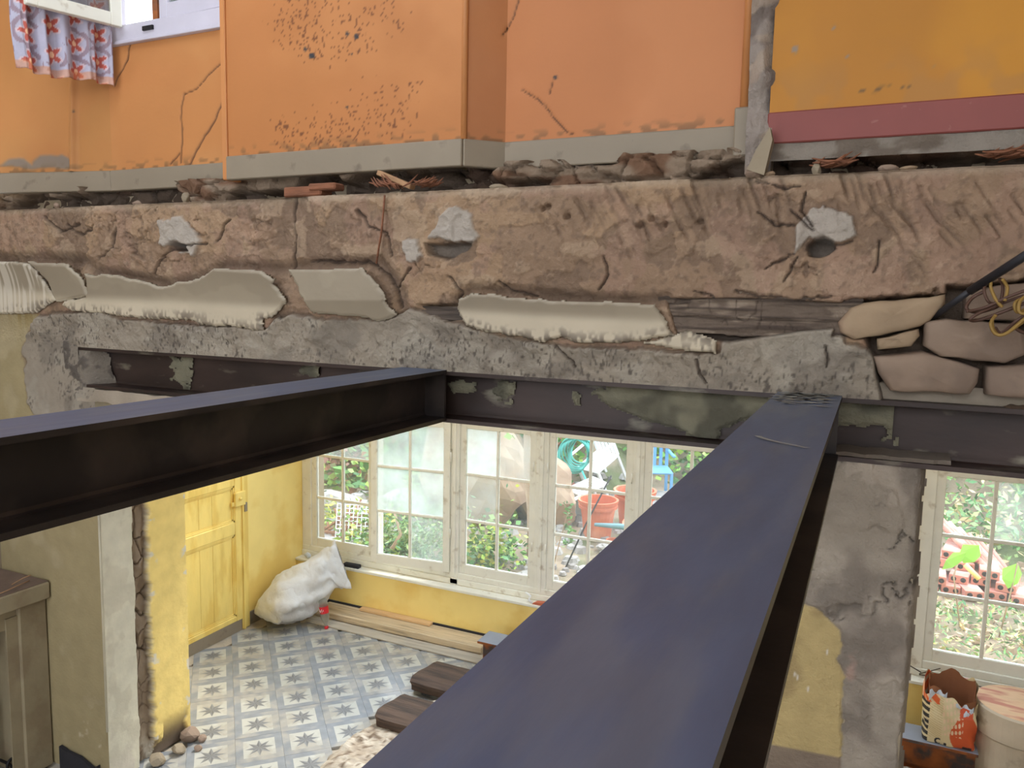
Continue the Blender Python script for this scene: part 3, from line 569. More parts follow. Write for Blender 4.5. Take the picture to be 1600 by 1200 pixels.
b.prism([(-.035, 0), (.02, -.02), (.04, .09), (.03, .13), (-.01, .06)], 'y', 0, .05, T=Tm((q[0], 2.665, LED+.03))); tag(b.build('rubble_slab', 'plain_plaster'), 'tilted pale slab wedged under the grey partition stub', 'stone')
for k, (x, y, n, lab) in enumerate([(480, 298, 1, 'brown broken board end on the ledge, left of the splintered tufts'), (615, 290, 9, 'larger tuft of splintered red-brown wood on the ledge'), (672, 288, 7, 'smaller tuft of splintered red-brown wood, right of the larger tuft'),
                                      (1300, 262, 6, 'splintered red-brown wood on the ledge under the red baseboard'), (1572, 250, 8, 'torn reddish wood end on the ledge at the far right')]):
    q = P(x, y, Y=2.72); b = MB(); rs = random.Random(k)
    if n == 1:
        b.box((q[0]-.08, 2.66, LED+.008), (q[0]+.12, 2.74, LED+.05), bev=.006); b.box((q[0]+.06, 2.65, LED+.03), (q[0]+.2, 2.72, LED+.058), bev=.006)
    else:
        for j in range(n*3):
            a = rs.uniform(-.5, .5)+(-.6 if k == 1 else .3); L = rs.uniform(.04, .11); x0 = q[0]+rs.uniform(-.05, .05); y0 = 2.69+rs.uniform(-.05, .05)
            b.tube([(x0-math.cos(a)*L/2, y0, LED+.03-math.sin(a)*L/3+.02), (x0, y0-.004, LED+.04), (x0+math.cos(a)*L/2, y0-.01, LED+.045+math.sin(a)*L/3)], [.002, .0055, .001], 4)
    tag(b.build('splintered_wood', 'splinter_wood'), lab, 'wood')
b = MB(); p0 = P(598, 274, Y=2.70); b.box((-.0, -.02, -.008), (.17, .02, .012), T=Tm((p0[0]-.01, 2.69, LED+.09), 0, 0, .38), bev=.003); tag(b.build('splintered_lath', 'straw_wood'), 'pale flat lath leaning across the splintered tuft on the ledge', 'wood')
b = MB(); q0 = P(601, 305, Y=D-.015); q1 = P(588, 412, Y=D-.02); b.tube([q0, (q0+q1)/2+np.array([.006, 0, 0]), q1], .004, 6); tag(b.build('thin_stick', 'splinter_wood'), 'thin reddish stick hanging down the wall below the splintered tuft', 'stick')

# ------------------------------------------------------------------ steelwork
def ibeam(a, b, wdt, h, tf, tw, name, m, flip=False, origin=None, mats=None):
    """rolled H section from a to b (points at the middle of the top face), horizontal"""
    a = Vector(a); b = Vector(b); L = (b-a).length; ang = math.atan2(b.y-a.y, b.x-a.x); r = .012; w2 = wdt/2; t2 = tw/2
    prof = [(-w2, 0), (-w2, -tf), (-t2-r, -tf), (-t2-r*.3, -tf-r*.3), (-t2, -tf-r), (-t2, -h+tf+r), (-t2-r*.3, -h+tf+r*.3), (-t2-r, -h+tf), (-w2, -h+tf), (-w2, -h)]
    prof = prof+[(-y, z) for y, z in prof[::-1]]
    mb = MB(); mb.prism(prof, 'x', 0, L, T=Tm(a, ang))
    return mb, ang
def hbeam(name, a, b, wdt, h, label, m, parts=True, group=None, tf=.015):
    mb, ang = ibeam(a, b, wdt, h, tf, .009, name, m); mid = 0
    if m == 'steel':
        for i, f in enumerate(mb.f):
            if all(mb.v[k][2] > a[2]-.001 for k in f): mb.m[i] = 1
        m = ['steel_shaded', 'steel']  # upward faces take the painted sheen, the rest the shaded tone
    mid = (np.array(a)+np.array(b))/2; mid[2] -= h
    o = mb.build(name, m, origin=mid); return tag(o, label, 'beam', group)
mat('lintel_steel', (56, 42, 36), rough=.5, metal=.25, var=.45, scale=5, bump=.06, c2=(116, 108, 92), c2s=9, c2t=.66, stretch=(.55, 1, 1.6))
lint = hbeam('steel_lintel', (LX0, D+.10, LZT), (XR, D+.10, LZT), .198, .2, 'long dark steel lintel beam set under the grey cement of the thick wall', 'lintel_steel')
# cement pushed over the web and the flange of the lintel
def smear(poly, seed, name='cement_smear', off=.012, col=(124, 118, 98)):
    pts = [P(x, y, Y=D+.09) for x, y in poly]; xs = [p[0] for p in pts]; zs = [p[2] for p in pts]
    def f(u, v, B, px, py):
        X = B[..., 0]; Z = B[..., 2]; n = fbm(X*16, Z*34, 4, 200+seed); sd = spoly(px+(n-.5)*44, py+(fbm(X*14, Z*28, 4, 205+seed)-.5)*30, poly)
        c = mixc(rgb(col, X), (92, 88, 74), ss(.4, .65, fbm(X*9, Z*9, 3, 209))); return off+.004*(n-.5)-.01*ss(4, 0, sd), c, sd < 0
    return relief(name, (min(xs), D+.09, max(LZB+.02, min(zs))), (1, 0, 0), max(xs)-min(xs), min(LZT-.018, max(zs))-max(LZB+.02, min(zs)), .005, f, 'render_wall', parent=lint, kind=None)
smear([(925, 612), (1000, 600), (1240, 612), (1330, 628), (1370, 640), (1370, 658), (1300, 664), (1240, 650), (1160, 660), (1100, 690), (1040, 660), (960, 640)], 1)
smear([(1306, 620), (1398, 624), (1394, 660), (1386, 690), (1378, 664), (1350, 668), (1306, 664)], 2, off=.02)
smear([(700, 594), (735, 592), (745, 606), (720, 616), (698, 614)], 3); smear([(770, 600), (800, 596), (806, 612), (790, 634), (780, 614)], 4); smear([(884, 606), (905, 610), (908, 634), (896, 628)], 5)
smear([(470, 560), (500, 560), (498, 590), (476, 590)], 6); smear([(266, 556), (292, 556), (304, 574), (290, 612), (284, 600)], 7)
smear([(1396, 686), (1402, 680), (1404, 692), (1398, 696)], 8)
b = MB(); vs = []
for i in range(70):
    X = -3.62+i*.0015*70/1; 
xs = np.linspace(-.10, .24, 30)
for x in xs: n = float(fbm(np.array([x*20]), np.array([1.]), 3, 220)[0]); vs += [(x, D-.004+.02*n*(1 if x < .2 else 1.6), LZB+.0165), (x, D-.004+.02*n*(1 if x < .2 else 1.6)+.006, LZB+.024+.006*n), (x, D+.092, LZB+.032+.01*n)]
b.add(vs, [f for i in range(len(xs)-1) for f in ((i*3, i*3+3, i*3+4, i*3+1), (i*3+1, i*3+4, i*3+5, i*3+2))]); mat('flange_mortar', (104, 92, 80), rough=.9, var=.25, bump=.4); b.build('cement_smear', 'flange_mortar', parent=lint)
# cement packed round the left bearing of the lintel
def plug(u, v, B, px, py):
    X = B[..., 0]; Z = B[..., 2]; n = fbm(X*16, Z*16, 4, 230); c = mixc(rgb((122, 112, 100), X), (92, 84, 76), ss(.5, .6, n)); return (n-.5)*.03-.09*ss(-3.56, -3.47, X), c, spoly(px+(n-.5)*10, py, [(90, 530), (138, 540), (146, 570), (162, 602), (100, 612), (80, 600)]) < 0
relief('bearing_mortar', (-3.70, D-.002, 2.08), (1, 0, 0), .25, .26, .006, plug, 'render_wall', parent=lint, kind=None)
b = MB(); xs = np.linspace(-3.62, -2.9, 60); vs = []
for i, x in enumerate(xs):
    n = float(fbm(np.array([x*14]), np.array([2.]), 3, 240)[0]); vs += [(x, D-.006+.01*n, LZB-.012+.01*n), (x, D-.004, LZB-.05-.03*n), (x, D+.07, LZB-.05-.03*n), (x, D+.07, LZB-.002)]
b.add(vs, [(i*4+k, i*4+4+k, i*4+4+(k+1) % 4, i*4+(k+1) % 4) for i in range(len(xs)-1) for k in range(4)]); b.build('cement_smear', 'putty', parent=lint)
# the two beams running from the lintel over the viewer's floor
BY0 = D-.004
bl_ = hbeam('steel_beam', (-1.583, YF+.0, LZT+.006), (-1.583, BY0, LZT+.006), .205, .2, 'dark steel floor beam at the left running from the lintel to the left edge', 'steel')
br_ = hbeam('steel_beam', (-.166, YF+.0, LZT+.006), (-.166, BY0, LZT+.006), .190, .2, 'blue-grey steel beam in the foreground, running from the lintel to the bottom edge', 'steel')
for o, x, wv in ((bl_, -1.583, .105), (br_, -.166, .1)):
    b = MB(); b.box((x-wv+.012, BY0+.001, LZB+.02), (x+wv-.012, BY0+.013, LZT-.012)); b.build('end_plate', 'steel_shaded', parent=o)
# cement brushed over the far end of the foreground beam
def brush(u, v, B, px, py): return u*0, u*0, None
b = MB(); vs = []; rs = random.Random(3)
for k in range(110):
    y = BY0-abs(rs.gauss(0, .13))-.004; x = -.166+rs.uniform(-.08, .07); L = rs.uniform(.02, .07); wd = rs.uniform(.003, .014); z = LZT+.0085
    b.add([(x-L/2, y, z), (x, y-wd, z), (x+L/2, y+wd*.2, z), (x, y+wd, z)], [(0, 1, 2, 3)])
for k in range(14):
    a = k*.11; x = -.095-.10*math.sin(a)*1.0-.01; y = 1.60+.02*k/3; z = LZT+.0085; b.add([(x-.007, y, z), (x+.006, y+.002, z), (x+.009, y+.009, z), (x-.006, y+.006, z)], [(0, 1, 2, 3)])
mat('dry_cement', (150, 148, 140), rough=.9, var=.15, bump=.2)
b.build('cement_trace', 'dry_cement', parent=br_, fix=False)

# ------------------------------------------------------------------ left jamb of the opening (cut masonry between grey-cream and yellow paint)
def jamb(u, v, B, px, py):
    Y = B[..., 1]; Z = B[..., 2]; n = fbm(Y*14, Z*9, 4, 250); n2 = fbm(Y*40, Z*24, 3, 254)
    e1 = YJ-.335+(n-.5)*.02; e2 = YJ-.245+(n2-.5)*.045
    g = ss(-.006, .006, Y-e1)*ss(.006, -.006, Y-e2)
    f1, f2, idd = vor(Y*12, Z*9+n, 12)
    d = (n-.5)*.006-.038*g+g*(n-.5)*.05-g*.03*(1-ss(0, .1, f2-f1))*ss(.45, .6, fbm(Y*2, Z*2.5, 2, 258))+.008*(Y > e2)
    c = rgb((216, 208, 184), d); c = mixc(c, (198, 188, 164), ss(.5, .6, n)*.5); c = mixc(c, (152, 134, 114), g)
    c = mixc(c, (96, 80, 66), g*(1-ss(0, .08, f2-f1))*.8)
    ye = ss(-.002, .006, Y-e2); c = mixc(c, (246, 216, 132), ye); c = mixc(c, (226, 214, 190), ye*ss(.66, .7, fbm(Y*22, Z*18, 3, 262))*ss(.05, .01, np.minimum(Y-e2, YJ-Y)))
    low = ss(.22, .02, Z)*ss(.4, .55, n); c = mixc(c, (206, 196, 178), low*(1-ye)); d = d-low*.03*ye; c = mixc(c, (120, 104, 88), low*ye)
    tp = ss(1.95, 2.05, Z); c = mixc(c, (150, 138, 120), tp*.6)
    return d, c, None
relief('jamb', (XJ, D, 0), (0, 1, 0), YJ-D, LZT-.2, .0045, jamb, 'render_soft', nrm=(1, 0, 0))
b = MB(); b.tube([(XJ-.004, D-.001, .3), (XJ-.003, D-.001, 1.2), (XJ-.004, D-.001, 1.99)], .006, 8); structure(b.build('trim_5', 'cream_paint'))
W_('wall_back_face', [((XL, YJ-.012, 0), (XJ, YJ, LZT))], 'yellow_paint')
# black baseboard remains of the front face
b = MB(); b.prism([(-3.86, 0), (-3.56, 0), (-3.56, .10), (-3.6, .075), (-3.7, .11), (-3.80, .115), (-3.86, .13)], 'y', D-.02, D-.002); structure(b.build('baseboard_left_lower', 'soot'))

# ------------------------------------------------------------------ grey rendered pier at the right
def pier(u, v, B, px, py):
    X = B[..., 0]; Z = B[..., 2]; n = fbm(X*5, Z*5, 4, 270); n2 = fbm(X*22, Z*22, 4, 274)
    sd = spoly(px+(n2-.5)*14, py+(n2-.5)*14, [(1000, 930), (1250, 942), (1282, 955), (1312, 985), (1318, 1010), (1308, 1030), (1322, 1060), (1316, 1100), (1312, 1300), (1000, 1300)]); m = ss(-1, 3, sd)
    d = ((n-.5)*.03+(n2-.5)*.012+.012*ss(.52, .6, fbm(X*6+n, Z*4, 3, 280)))*(1-m)-.006*m
    f1, f2, idd = vor(X*3.2+n*1.2, Z*3.2+n2*.6, 14); crk = (1-ss(0, .035, f2-f1))*ss(.47, .55, n)*(1-m); d = d-.018*crk
    c = rgb((154, 142, 127), d); sw = fbm(X*5+n2*.8, Z*5+n*1.2, 5, 283); c = mixc(c, (176, 162, 146), ss(.5, .56, sw)*.6); d = d+.004*ss(.5, .54, sw)*(1-m); c = mixc(c, (168, 156, 140), ss(.48, .66, fbm(X*3, Z*4, 4, 284))*.6); c = mixc(c, (112, 102, 92), ss(.5, .62, fbm(X*4, Z*3, 4, 288))*.7)
    c = mixc(c, (84, 76, 68), crk*.6); c = mixc(c, (160, 134, 120), ss(14, 4, np.hypot((px-1330), (py-1050)/2.2)+(n2-.5)*20))
    pc = mixc(rgb((178, 156, 108), d), (160, 138, 96), ss(.5, .62, n)); 
    for x, y in ((1242, 1055), (1262, 1078), (1292, 1020), (1246, 1060)): pc = mixc(pc, (206, 196, 180), ss(4, 1, np.hypot((px-x)*1.5, (py-y)*.6)))
    pc = mixc(pc, (128, 112, 96), ss(-2, 2, py-(1163+(px-1195)*.19)))
    c = c*(1-m[..., None])+pc*m[..., None]; d = d-.008*ss(4, 0, np.abs(sd)); d = d-.03*ss(.03, 0, np.minimum(X+.42, .182+(fbm(Z*20, Z*0, 3, 290)-.5)*.02-X))
    ex = .180+(fbm(Z*10, Z*0+3, 3, 291)-.5)*.02; d = d-.05*ss(ex-.012, ex+.002, X)
    return d, c, X > ex
pr_ = relief('pier', (-.42, D+.015, 0), (1, 0, 0),   .615, LZB, .005, pier, 'render_wall')
W_('pier_core', [((-.42, D+.03, 0), (.165, D+.50, LZB))], 'plain_plaster')

# ------------------------------------------------------------------ bay room: window wall, parapet, left wall with its door
W_('wall_bay', [((XL, YB-.10, 0), (XR, YB+.10, .36)), ((XL, YB-.03, 1.73), (XR, YB+.12, 2.2)), ((-.60, YB-.06, .36), (.325, YB+.12, 1.75)), ((1.16, YB-.06, .36), (XR, YB+.12, 1.75))], 'yellow_paint')
W_('sill', [((XL, YB-.115, .355), (XR, YB-.03, .378))], 'window_paint', bev=.004)
W_('baseboard_bay', [((XL, YB-.112, 0), (XR, YB-.099, .07))], 'soot')
W_('baseboard_left_wall', [((XL, 4.47, 0), (XL+.014, YB-.1, .10)), ((XL, YJ, 0), (XL+.03, 4.38, .09))], 'base_grey')
W_('wall_left_bay', [((XL-.02, YJ, 0), (XL, YB, 2.2))], 'yellow_paint')
mat('door_yellow', (244, 214, 122), rough=.45, var=.06, scale=5, bump=.08, c2=(234, 198, 102), c2s=3, stretch=(1, 3, 1))
dr = empty('door_1', (XL, 3.95, 0), kind='structure')
dy0, dy1 = 3.50, 4.385
b = MB(); b.box((XL, dy0, .09), (XL+.018, dy1, 2.05)); b.build('door_back', 'door_yellow', dr)
for y0, y1 in ((dy1-.06, dy1), (dy0, dy0+.09)): b = MB(); b.box((XL+.016, y0, .09), (XL+.034, y1, 2.05), bev=.003); b.build('stile', 'door_yellow', dr)
for z0, z1 in ((.09, .13), (.775, .87), (1.15, 1.24), (1.95, 2.05)):
    b = MB(); b.box((XL+.016, dy0+.09, z0), (XL+.032, dy1-.06, z1), bev=.003); b.build('rail', 'door_yellow', dr)
for z0, z1 in ((.13, .775), (.87, 1.15), (1.24, 1.95)):
    b = MB(); o_ = .02
    for k, (x, w_) in enumerate(((.028, 0), (.024, .012))):
        for (ya, yb, za, zb) in ((dy0+.09, dy1-.06, z0, z0+.012), (dy0+.09, dy1-.06, z1-.012, z1), (dy0+.09, dy0+.102, z0, z1), (dy1-.072, dy1-.06, z0, z1)):
            b.box((XL+.016, ya+(w_ if ya == dy0+.09 else -w_), za+(w_ if za == z0 else -w_)), (XL+x, yb+(w_ if ya == dy0+.09 and yb < dy1-.06 else -w_), zb+(w_ if za == z0 else -w_)))
    b.build('moulding', 'door_yellow', dr)
    b = MB()
    for k in range(5):
        ya = dy0+.12+k*.123; b.box((XL+.016, ya, z0+.03), (XL+.021, min(ya+.121, dy1-.09), z1-.03), bev=.001)
    b.build('panel', 'door_yellow', dr)
b = MB(); b.box((XL, dy1+.004, 0), (XL+.03, dy1+.082, 2.13), bev=.005); b.box((XL+.03, dy1+.012, 0), (XL+.038, dy1+.03, 2.13)); b.build('door_casing', 'door_yellow', dr)
b = MB(); b.box((XL+.034, dy1-.075, .99), (XL+.056, dy1+.03, 1.10), bev=.004); b.box((XL+.034, dy1-.10, 1.0), (XL+.045, dy1-.07, 1.03)); lo = b.build('rim_lock', 'door_yellow', dr)
b = MB(); b.lathe([(0.001, 0), (.012, .001), (.012, .012), (.001, .016)], n=12, T=Tm((XL+.056, dy1-.03, 1.05), 0, 0, math.pi/2)); b.build('lock_knob', 'door_yellow', lo)
b = MB(); b.box((XL+.03, dy1+.03, .93), (XL+.045, dy1+.06, 1.0), bev=.003); b.build('strike_plate', 'base_grey', dr)

def sash(parent, x0, x1, z0, z1, y, open_=0, hinge='r', cols=2, rows=3, glass=None, name='sash', st=.045, bot=.06, m='window_paint', muntz=None):
    """a glazed casement: frame and muntins in one mesh, panes as sub-parts"""
    T = Matrix.Identity(4)
    if open_: hx = x1 if hinge == 'r' else x0; T = Tm((hx, y, 0), open_) @ Tm((-hx, -y, 0))
    b = MB(); t = .035
    px0, px1, pz0, pz1 = x0+st, x1-st, z0+bot, z1-st
    b.box((x0, y, z0), (px0, y+t, z1), T=T, bev=.003); b.box((px1, y, z0), (x1, y+t, z1), T=T, bev=.003)
    b.box((px0, y, z0), (px1, y+t, pz0), T=T, bev=.003); b.box((px0, y, pz1), (px1, y+t, z1), T=T, bev=.003)
    zz = muntz if muntz else [pz0+(pz1-pz0)*k/rows for k in range(1, rows)]
    xx = [px0+(px1-px0)*k/cols for k in range(1, cols)]
    for x in xx: b.box((x-.010, y+.004, pz0), (x+.010, y+t-.004, pz1), T=T, bev=.003)
    for z in zz: b.box((px0, y+.006, z-.010), (px1, y+t-.006, z+.010), T=T, bev=.003)
    o = b.build(name, m, parent)
    xe = [px0]+xx+[px1]; ze = [pz0]+zz+[pz1]; k = 0
    for j in range(len(ze)-1):
        for i in range(len(xe)-1):
            p = MB(); p.box((xe[i], y+t/2-.0015, ze[j]), (xe[i+1], y+t/2+.0015, ze[j+1]), T=T)
            g = (glass[k] if isinstance(glass, (list, tuple)) else glass) or 'clear_glass'; p.build('pane', g, o); k += 1
    return o
win = empty('window_1', (-2.5, YB, .38), kind='structure')
ZM = [.892, 1.255]
g = ['clear_glass']*6
sash(win, -4.215, -3.585, .47, 1.66, YB-.01, glass=['clear_glass']*4+['hazy_glass', 'hazy_glass'], muntz=ZM, st=.05, bot=.07)
sash(win, -3.545, -2.86, .47, 1.66, YB-.045, open_=.10, hinge='r', glass=['clear_glass', 'hazy_glass']+['dusty_glass']*4, muntz=ZM, st=.055, bot=.07)
sash(win, -2.79, -2.16, .47, 1.66, YB-.01, glass=['clear_glass', 'clear_glass', 'hazy_glass', 'clear_glass', 'dusty_glass', 'hazy_glass'], muntz=ZM, st=.05, bot=.07)
sash(win, -2.06, -1.435, .47, 1.66, YB-.01, glass=g, muntz=ZM, st=.05, bot=.07)
sash(win, -1.355, -.72, .47, 1.66, YB-.01, glass=g, muntz=ZM, st=.05, bot=.07)
for x0, x1, y in ((-4.31, -4.215, -.02), (-3.585, -3.535, -.02), (-2.86, -2.79, -.03), (-2.16, -2.06, -.02), (-1.435, -1.355, -.02), (-.72, -.6, -.02)):
    b = MB(); b.box((x0, YB+y, .38), (x1, YB+.06, 1.75), bev=.004)
    if x1-x0 < .12 and x0 > -3: b.box(((x0+x1)/2-.014, YB+y-.012, .44), ((x0+x1)/2+.014, YB+y, 1.72), bev=.003)
    b.build('mullion', 'window_paint', win)
b = MB(); b.box((-4.31, YB-.03, .376), (-.6, YB+.06, .425), bev=.004); b.box((-4.31, YB-.022, .425), (-.6, YB+.06, .47), bev=.004); b.build('bottom_rail', 'window_paint', win)
b = MB(); b.box((-4.31, YB-.02, 1.66), (-.6, YB+.06, 1.75), bev=.004); b.build('top_rail', 'window_paint', win)
b = MB(); b.tube([(-3.56, YB-.052, .44), (-3.56, YB-.052, 1.7)], .008, 8)
for z in (.46, 1.16, 1.22): b.box((-3.58, YB-.06, z), (-3.54, YB-.02, z+.03), bev=.004)
b.box((-3.60, YB-.075, 1.10), (-3.585, YB-.05, 1.21), bev=.004); b.build('espagnolette', 'window_paint', win)
for z in (.75, 1.35): 
    for x in (-2.85, -2.165, -2.055, -1.43): b = MB(); b.tube([(x, YB-.05, z), (x, YB-.05, z+.07)], .006, 8); b.build('hinge', 'window_paint', win)
win2 = empty('window_2', (.75, YB, .38), kind='structure')
sash(win2, .405, 1.01, .475, 1.66, YB-.01, glass=['clear_glass', 'clear_glass', 'clear_glass', 'clear_glass', 'clear_glass', 'hazy_glass'], muntz=ZM, st=.05, bot=.07)
b = MB(); b.box((.325, YB-.03, .38), (.405, YB+.06, 1.75), bev=.004); b.build('mullion', 'window_paint', win2)
b = MB(); b.box((1.01, YB-.03, .38), (1.16, YB+.06, 1.75), bev=.004); b.build('mullion', 'window_paint', win2)
b = MB(); b.box((.325, YB-.035, .376), (1.16, YB+.06, .425), bev=.004); b.box((.325, YB-.025, .425), (1.16, YB+.06, .475), bev=.004); b.build('bottom_rail', 'window_paint', win2)

# window of the upper storey
win3 = empty('window_3', (-3.2, YU, 3.83), kind='structure')
b = MB(); b.box((-3.62, YU-.02, 3.83), (-2.74, YU+.06, 3.915), bev=.006); b.box((-3.62, YU-.03, 3.82), (-2.74, YU, 3.838), bev=.003); b.build('bottom_rail', 'lilac_paint', win3)
b = MB(); b.box((-3.34, YU-.03, 3.865), (-3.27, YU-.018, 3.885)); b.build('bolt_keeper', 'black_iron', win3)
b = MB(); b.box((-3.62, YU-.01, 3.91), (-3.56, YU+.06, 4.9)); b.box((-2.80, YU-.01, 3.91), (-2.74, YU+.06, 4.9)); b.build('window_frame', 'lilac_paint', win3)
sash(win3, -3.29, -2.80, 3.925, 4.88, YU+.0, open_=-.06, hinge='r', cols=1, rows=2, glass='clear_glass', st=.055, bot=.075, m='lilac_paint')
b = MB(); b.box((-3.33, YU-.005, 3.925), (-3.295, YU+.03, 4.88), T=Tm((0, .03, 0))); b.build('rusty_edge', 'rust', win3)
HA = math.radians(-108)
sash(win3, -3.496, -3.076, 3.892, 4.85, YU-.03, open_=HA, hinge='l', cols=1, rows=2, glass='hazy_glass', st=.05, bot=.06)
def on_sash(s, off, z): a = HA; return np.array([-3.496+s*math.cos(a)-off*math.sin(a), YU-.03+s*math.sin(a)+off*math.cos(a), z])
mat('curtain_cloth', rough=.85, var=.08, scale=20, bump=.15, attr=True)
cu = MB(); n_u, n_v = 240, 60; vs = []; cl = []
for j in range(n_v+1):
    for i in range(n_u+1):
        s = i/n_u; t = j/n_v; ph = s*2*math.pi*4.6+.7*math.sin(s*8); off = -.045+(.020+.008*t)*math.tanh(1.6*math.sin(ph))+.004*math.sin(ph*2.3)
        z = 4.02-.405*t+.010*math.sin(s*7)*t; p = on_sash(.02+s*.43+.01*math.sin(t*4)*s, off, z); vs.append(p)
        base = np.array([178., 174., 190.]); fx, fz = s*4.2+.35, t*3.1+.2
        cx, cz = round(fx), round(fz+.5*(int(round(fx)) % 2)); dx = fx-cx; dz = fz+.5*(int(round(fx)) % 2)-cz; r = math.hypot(dx, dz); a = math.atan2(dz, dx)
        if r < .28+.10*math.cos(5*a): base = np.array([188., 92., 78.])
        if .26+.10*math.cos(5*a) < r < .33+.10*math.cos(5*a): base = np.array([206., 186., 190.])
        if r < .10: base = np.array([236., 190., 150.])
        if .42 < r < .56 and vn(np.array([fx*3]), np.array([fz*3]), 300)[0] > .5: base = np.array([150., 130., 140.])
        if t > .9: base = base*.5+np.array([210., 130., 80.])*.5
        cl.append(tuple(linA(base)))
cu.v = [tuple(v) for v in vs]; cu.c = cl; cu.f = [(j*(n_u+1)+i, j*(n_u+1)+i+1, (j+1)*(n_u+1)+i+1, (j+1)*(n_u+1)+i) for j in range(n_v) for i in range(n_u)]; cu.m = [0]*len(cu.f); cu.sm = [True]*len(cu.f)
cu = cu.build('curtain', 'curtain_cloth', fix=False); sm = cu.modifiers.new('cloth', 'SOLIDIFY'); sm.thickness = .002
tag(cu, 'short pale curtain with red flowers hanging on the open upper casement', 'curtain')
rd = MB(); rd.tube([on_sash(.0, -.045, 4.035), on_sash(.42, -.045, 4.035)], .005, 8); tag(rd.build('curtain_rod', 'white_plastic'), 'thin white rod carrying the flowered curtain', 'rod')

# ------------------------------------------------------------------ cement floor tiles with eight-pointed stars, each a part of the floor
fl = empty('floor_tiling', (-3.4, 3.8, 0), kind='structure')
TP = .2592; ta = .7922; TX, TY = -4.1458, 3.9529
def tile_mesh():
    b = MB(); s = TP/2-.0005; q = TP*.338; R1, R2 = TP*.315, TP*.135; zt = 0.; n = 16
    def sq(h, k): a = 2*math.pi*k/n; m = max(abs(math.cos(a)), abs(math.sin(a))); return (h*math.cos(a)/m, h*math.sin(a)/m, zt)
    o = [sq(s, k) for k in range(n)]; i = [sq(q, k) for k in range(n)]; st = [((R1 if k % 2 == 0 else R2)*math.cos(2*math.pi*k/n), (R1 if k % 2 == 0 else R2)*math.sin(2*math.pi*k/n), zt) for k in range(n)]
    vs = o+i+st+[(0, 0, zt)]+[(x, y, -.016) for x, y, z in (o[2], o[6], o[10], o[14])]
    fs = []; ms = []
    for k in range(n):
        k2 = (k+1) % n; fs.append((k, k2, n+k2, n+k)); ms.append(0); fs.append((n+k, n+k2, 2*n+k2, 2*n+k)); ms.append(1); fs.append((2*n+k, 2*n+k2, 3*n)); ms.append(2+k % 2)
    for a, (k, k2) in enumerate(((2, 6), (6, 10), (10, 14), (14, 2))):
        ch = [k+j for j in range(5)]; ch = [c % 16 for c in ch]; fs.append(tuple([3*n+1+a, 3*n+1+(a+1) % 4]+ch[::-1])); ms.append(0)
    me = bpy.data.meshes.new('tile'); me.from_pydata(vs, [], fs)
    for m in ('tile_grey', 'tile_cream', 'tile_star', 'tile_star_light'): me.materials.append(MATS[m])
    me.polygons.foreach_set('material_index', ms); bm = bmesh.new(); bm.from_mesh(me); bmesh.ops.recalc_face_normals(bm, faces=bm.faces); bm.to_mesh(me); bm.free(); return me
TM = tile_mesh(); rs = random.Random(4); cnt = 0
for i in range(-14, 22):
    for j in range(-18, 18):
        x = TX+TP*(i*math.cos(ta)+j*math.sin(ta)); y = TY+TP*(i*math.sin(ta)-j*math.cos(ta))
        r_edge = -2.50 if y < 4.0 else -2.1
        if y > 4.83 or y < 2.3 or x < XL+.02 or x > r_edge: continue
        if y < YJ+.05 and x < XJ-.04: continue
        o = bpy.data.objects.new('tile', TM); C.objects.link(o); o.parent = fl; o.location = (x+3.4, y-3.8, rs.uniform(-.0005, .0005)); o.rotation_euler = (rs.uniform(-.001, .001), rs.uniform(-.001, .001), ta+rs.randint(0, 3)*math.pi/2); WL[o.name] = WL[fl.name]; cnt += 1
# edge tiles cut against the walls: a plain grey border strip
b = MB(); b.box((XL, YJ, -.018), (XL+.13, 4.80, -.003)); b.box((XL, 4.80, -.018), (-1.9, YB-.1, -.002)); structure(b.build('floor_border', 'screed'))
def gravelf(u, v, B, px, py):
    pass
# broken floor: crushed rubble where the tiles stop
nx, ny = 150, 190; gx, gy = np.meshgrid(np.linspace(-2.75, 1.6, nx*2), np.linspace(1.9, 4.66, ny), indexing='xy')
edge = np.interp(gy, [1.9, 3.27, 3.5, 3.69, 3.9, 4.2, 4.66], [-2.62, -2.63, -2.66, -2.62, -2.50, -2.40, -2.3])+(fbm(gx*9, gy*9, 3, 310)-.5)*.12
ins = ss(0, .08, gx-edge)
gz = -.02+ins*(.030+.03*fbm(gx*5, gy*5, 3, 312)+.022*(fbm(gx*30, gy*30, 2, 315)-.3))
gf1, gf2, gid = vor(gx*22, gy*22, 16); gz += ins*.014*(1-gf1)*gid
me = bpy.data.meshes.new('rubble_floor'); V = np.stack([gx, gy, gz], -1).reshape(-1, 3); idx = np.arange(V.shape[0]).reshape(gx.shape); F = np.stack([idx[:-1, :-1], idx[:-1, 1:], idx[1:, 1:], idx[1:, :-1]], -1).reshape(-1, 4)
keep = (ins[:-1, :-1] > .0).reshape(-1); F = F[keep]
me.from_pydata(V.tolist(), [], F.tolist()); me.materials.append(MATS['gravel']); ca = me.color_attributes.new('Col', 'FLOAT_COLOR', 'POINT')
A = np.ones((len(V), 4)); cc = mixc(rgb((164, 148, 128), gx), (206, 196, 178), gid*.8); cc = mixc(cc, (112, 94, 76), ss(.55, .75, fbm(gx*40, gy*40, 2, 318))); A[:, :3] = linA(cc).reshape(-1, 3); ca.data.foreach_set('color', A.ravel())
o = bpy.data.objects.new('rubble_floor', me); C.objects.link(o); tag(o, kind='stuff'); tag(o, 'crushed pale rubble covering the broken floor beside the star tiles', 'rubble')
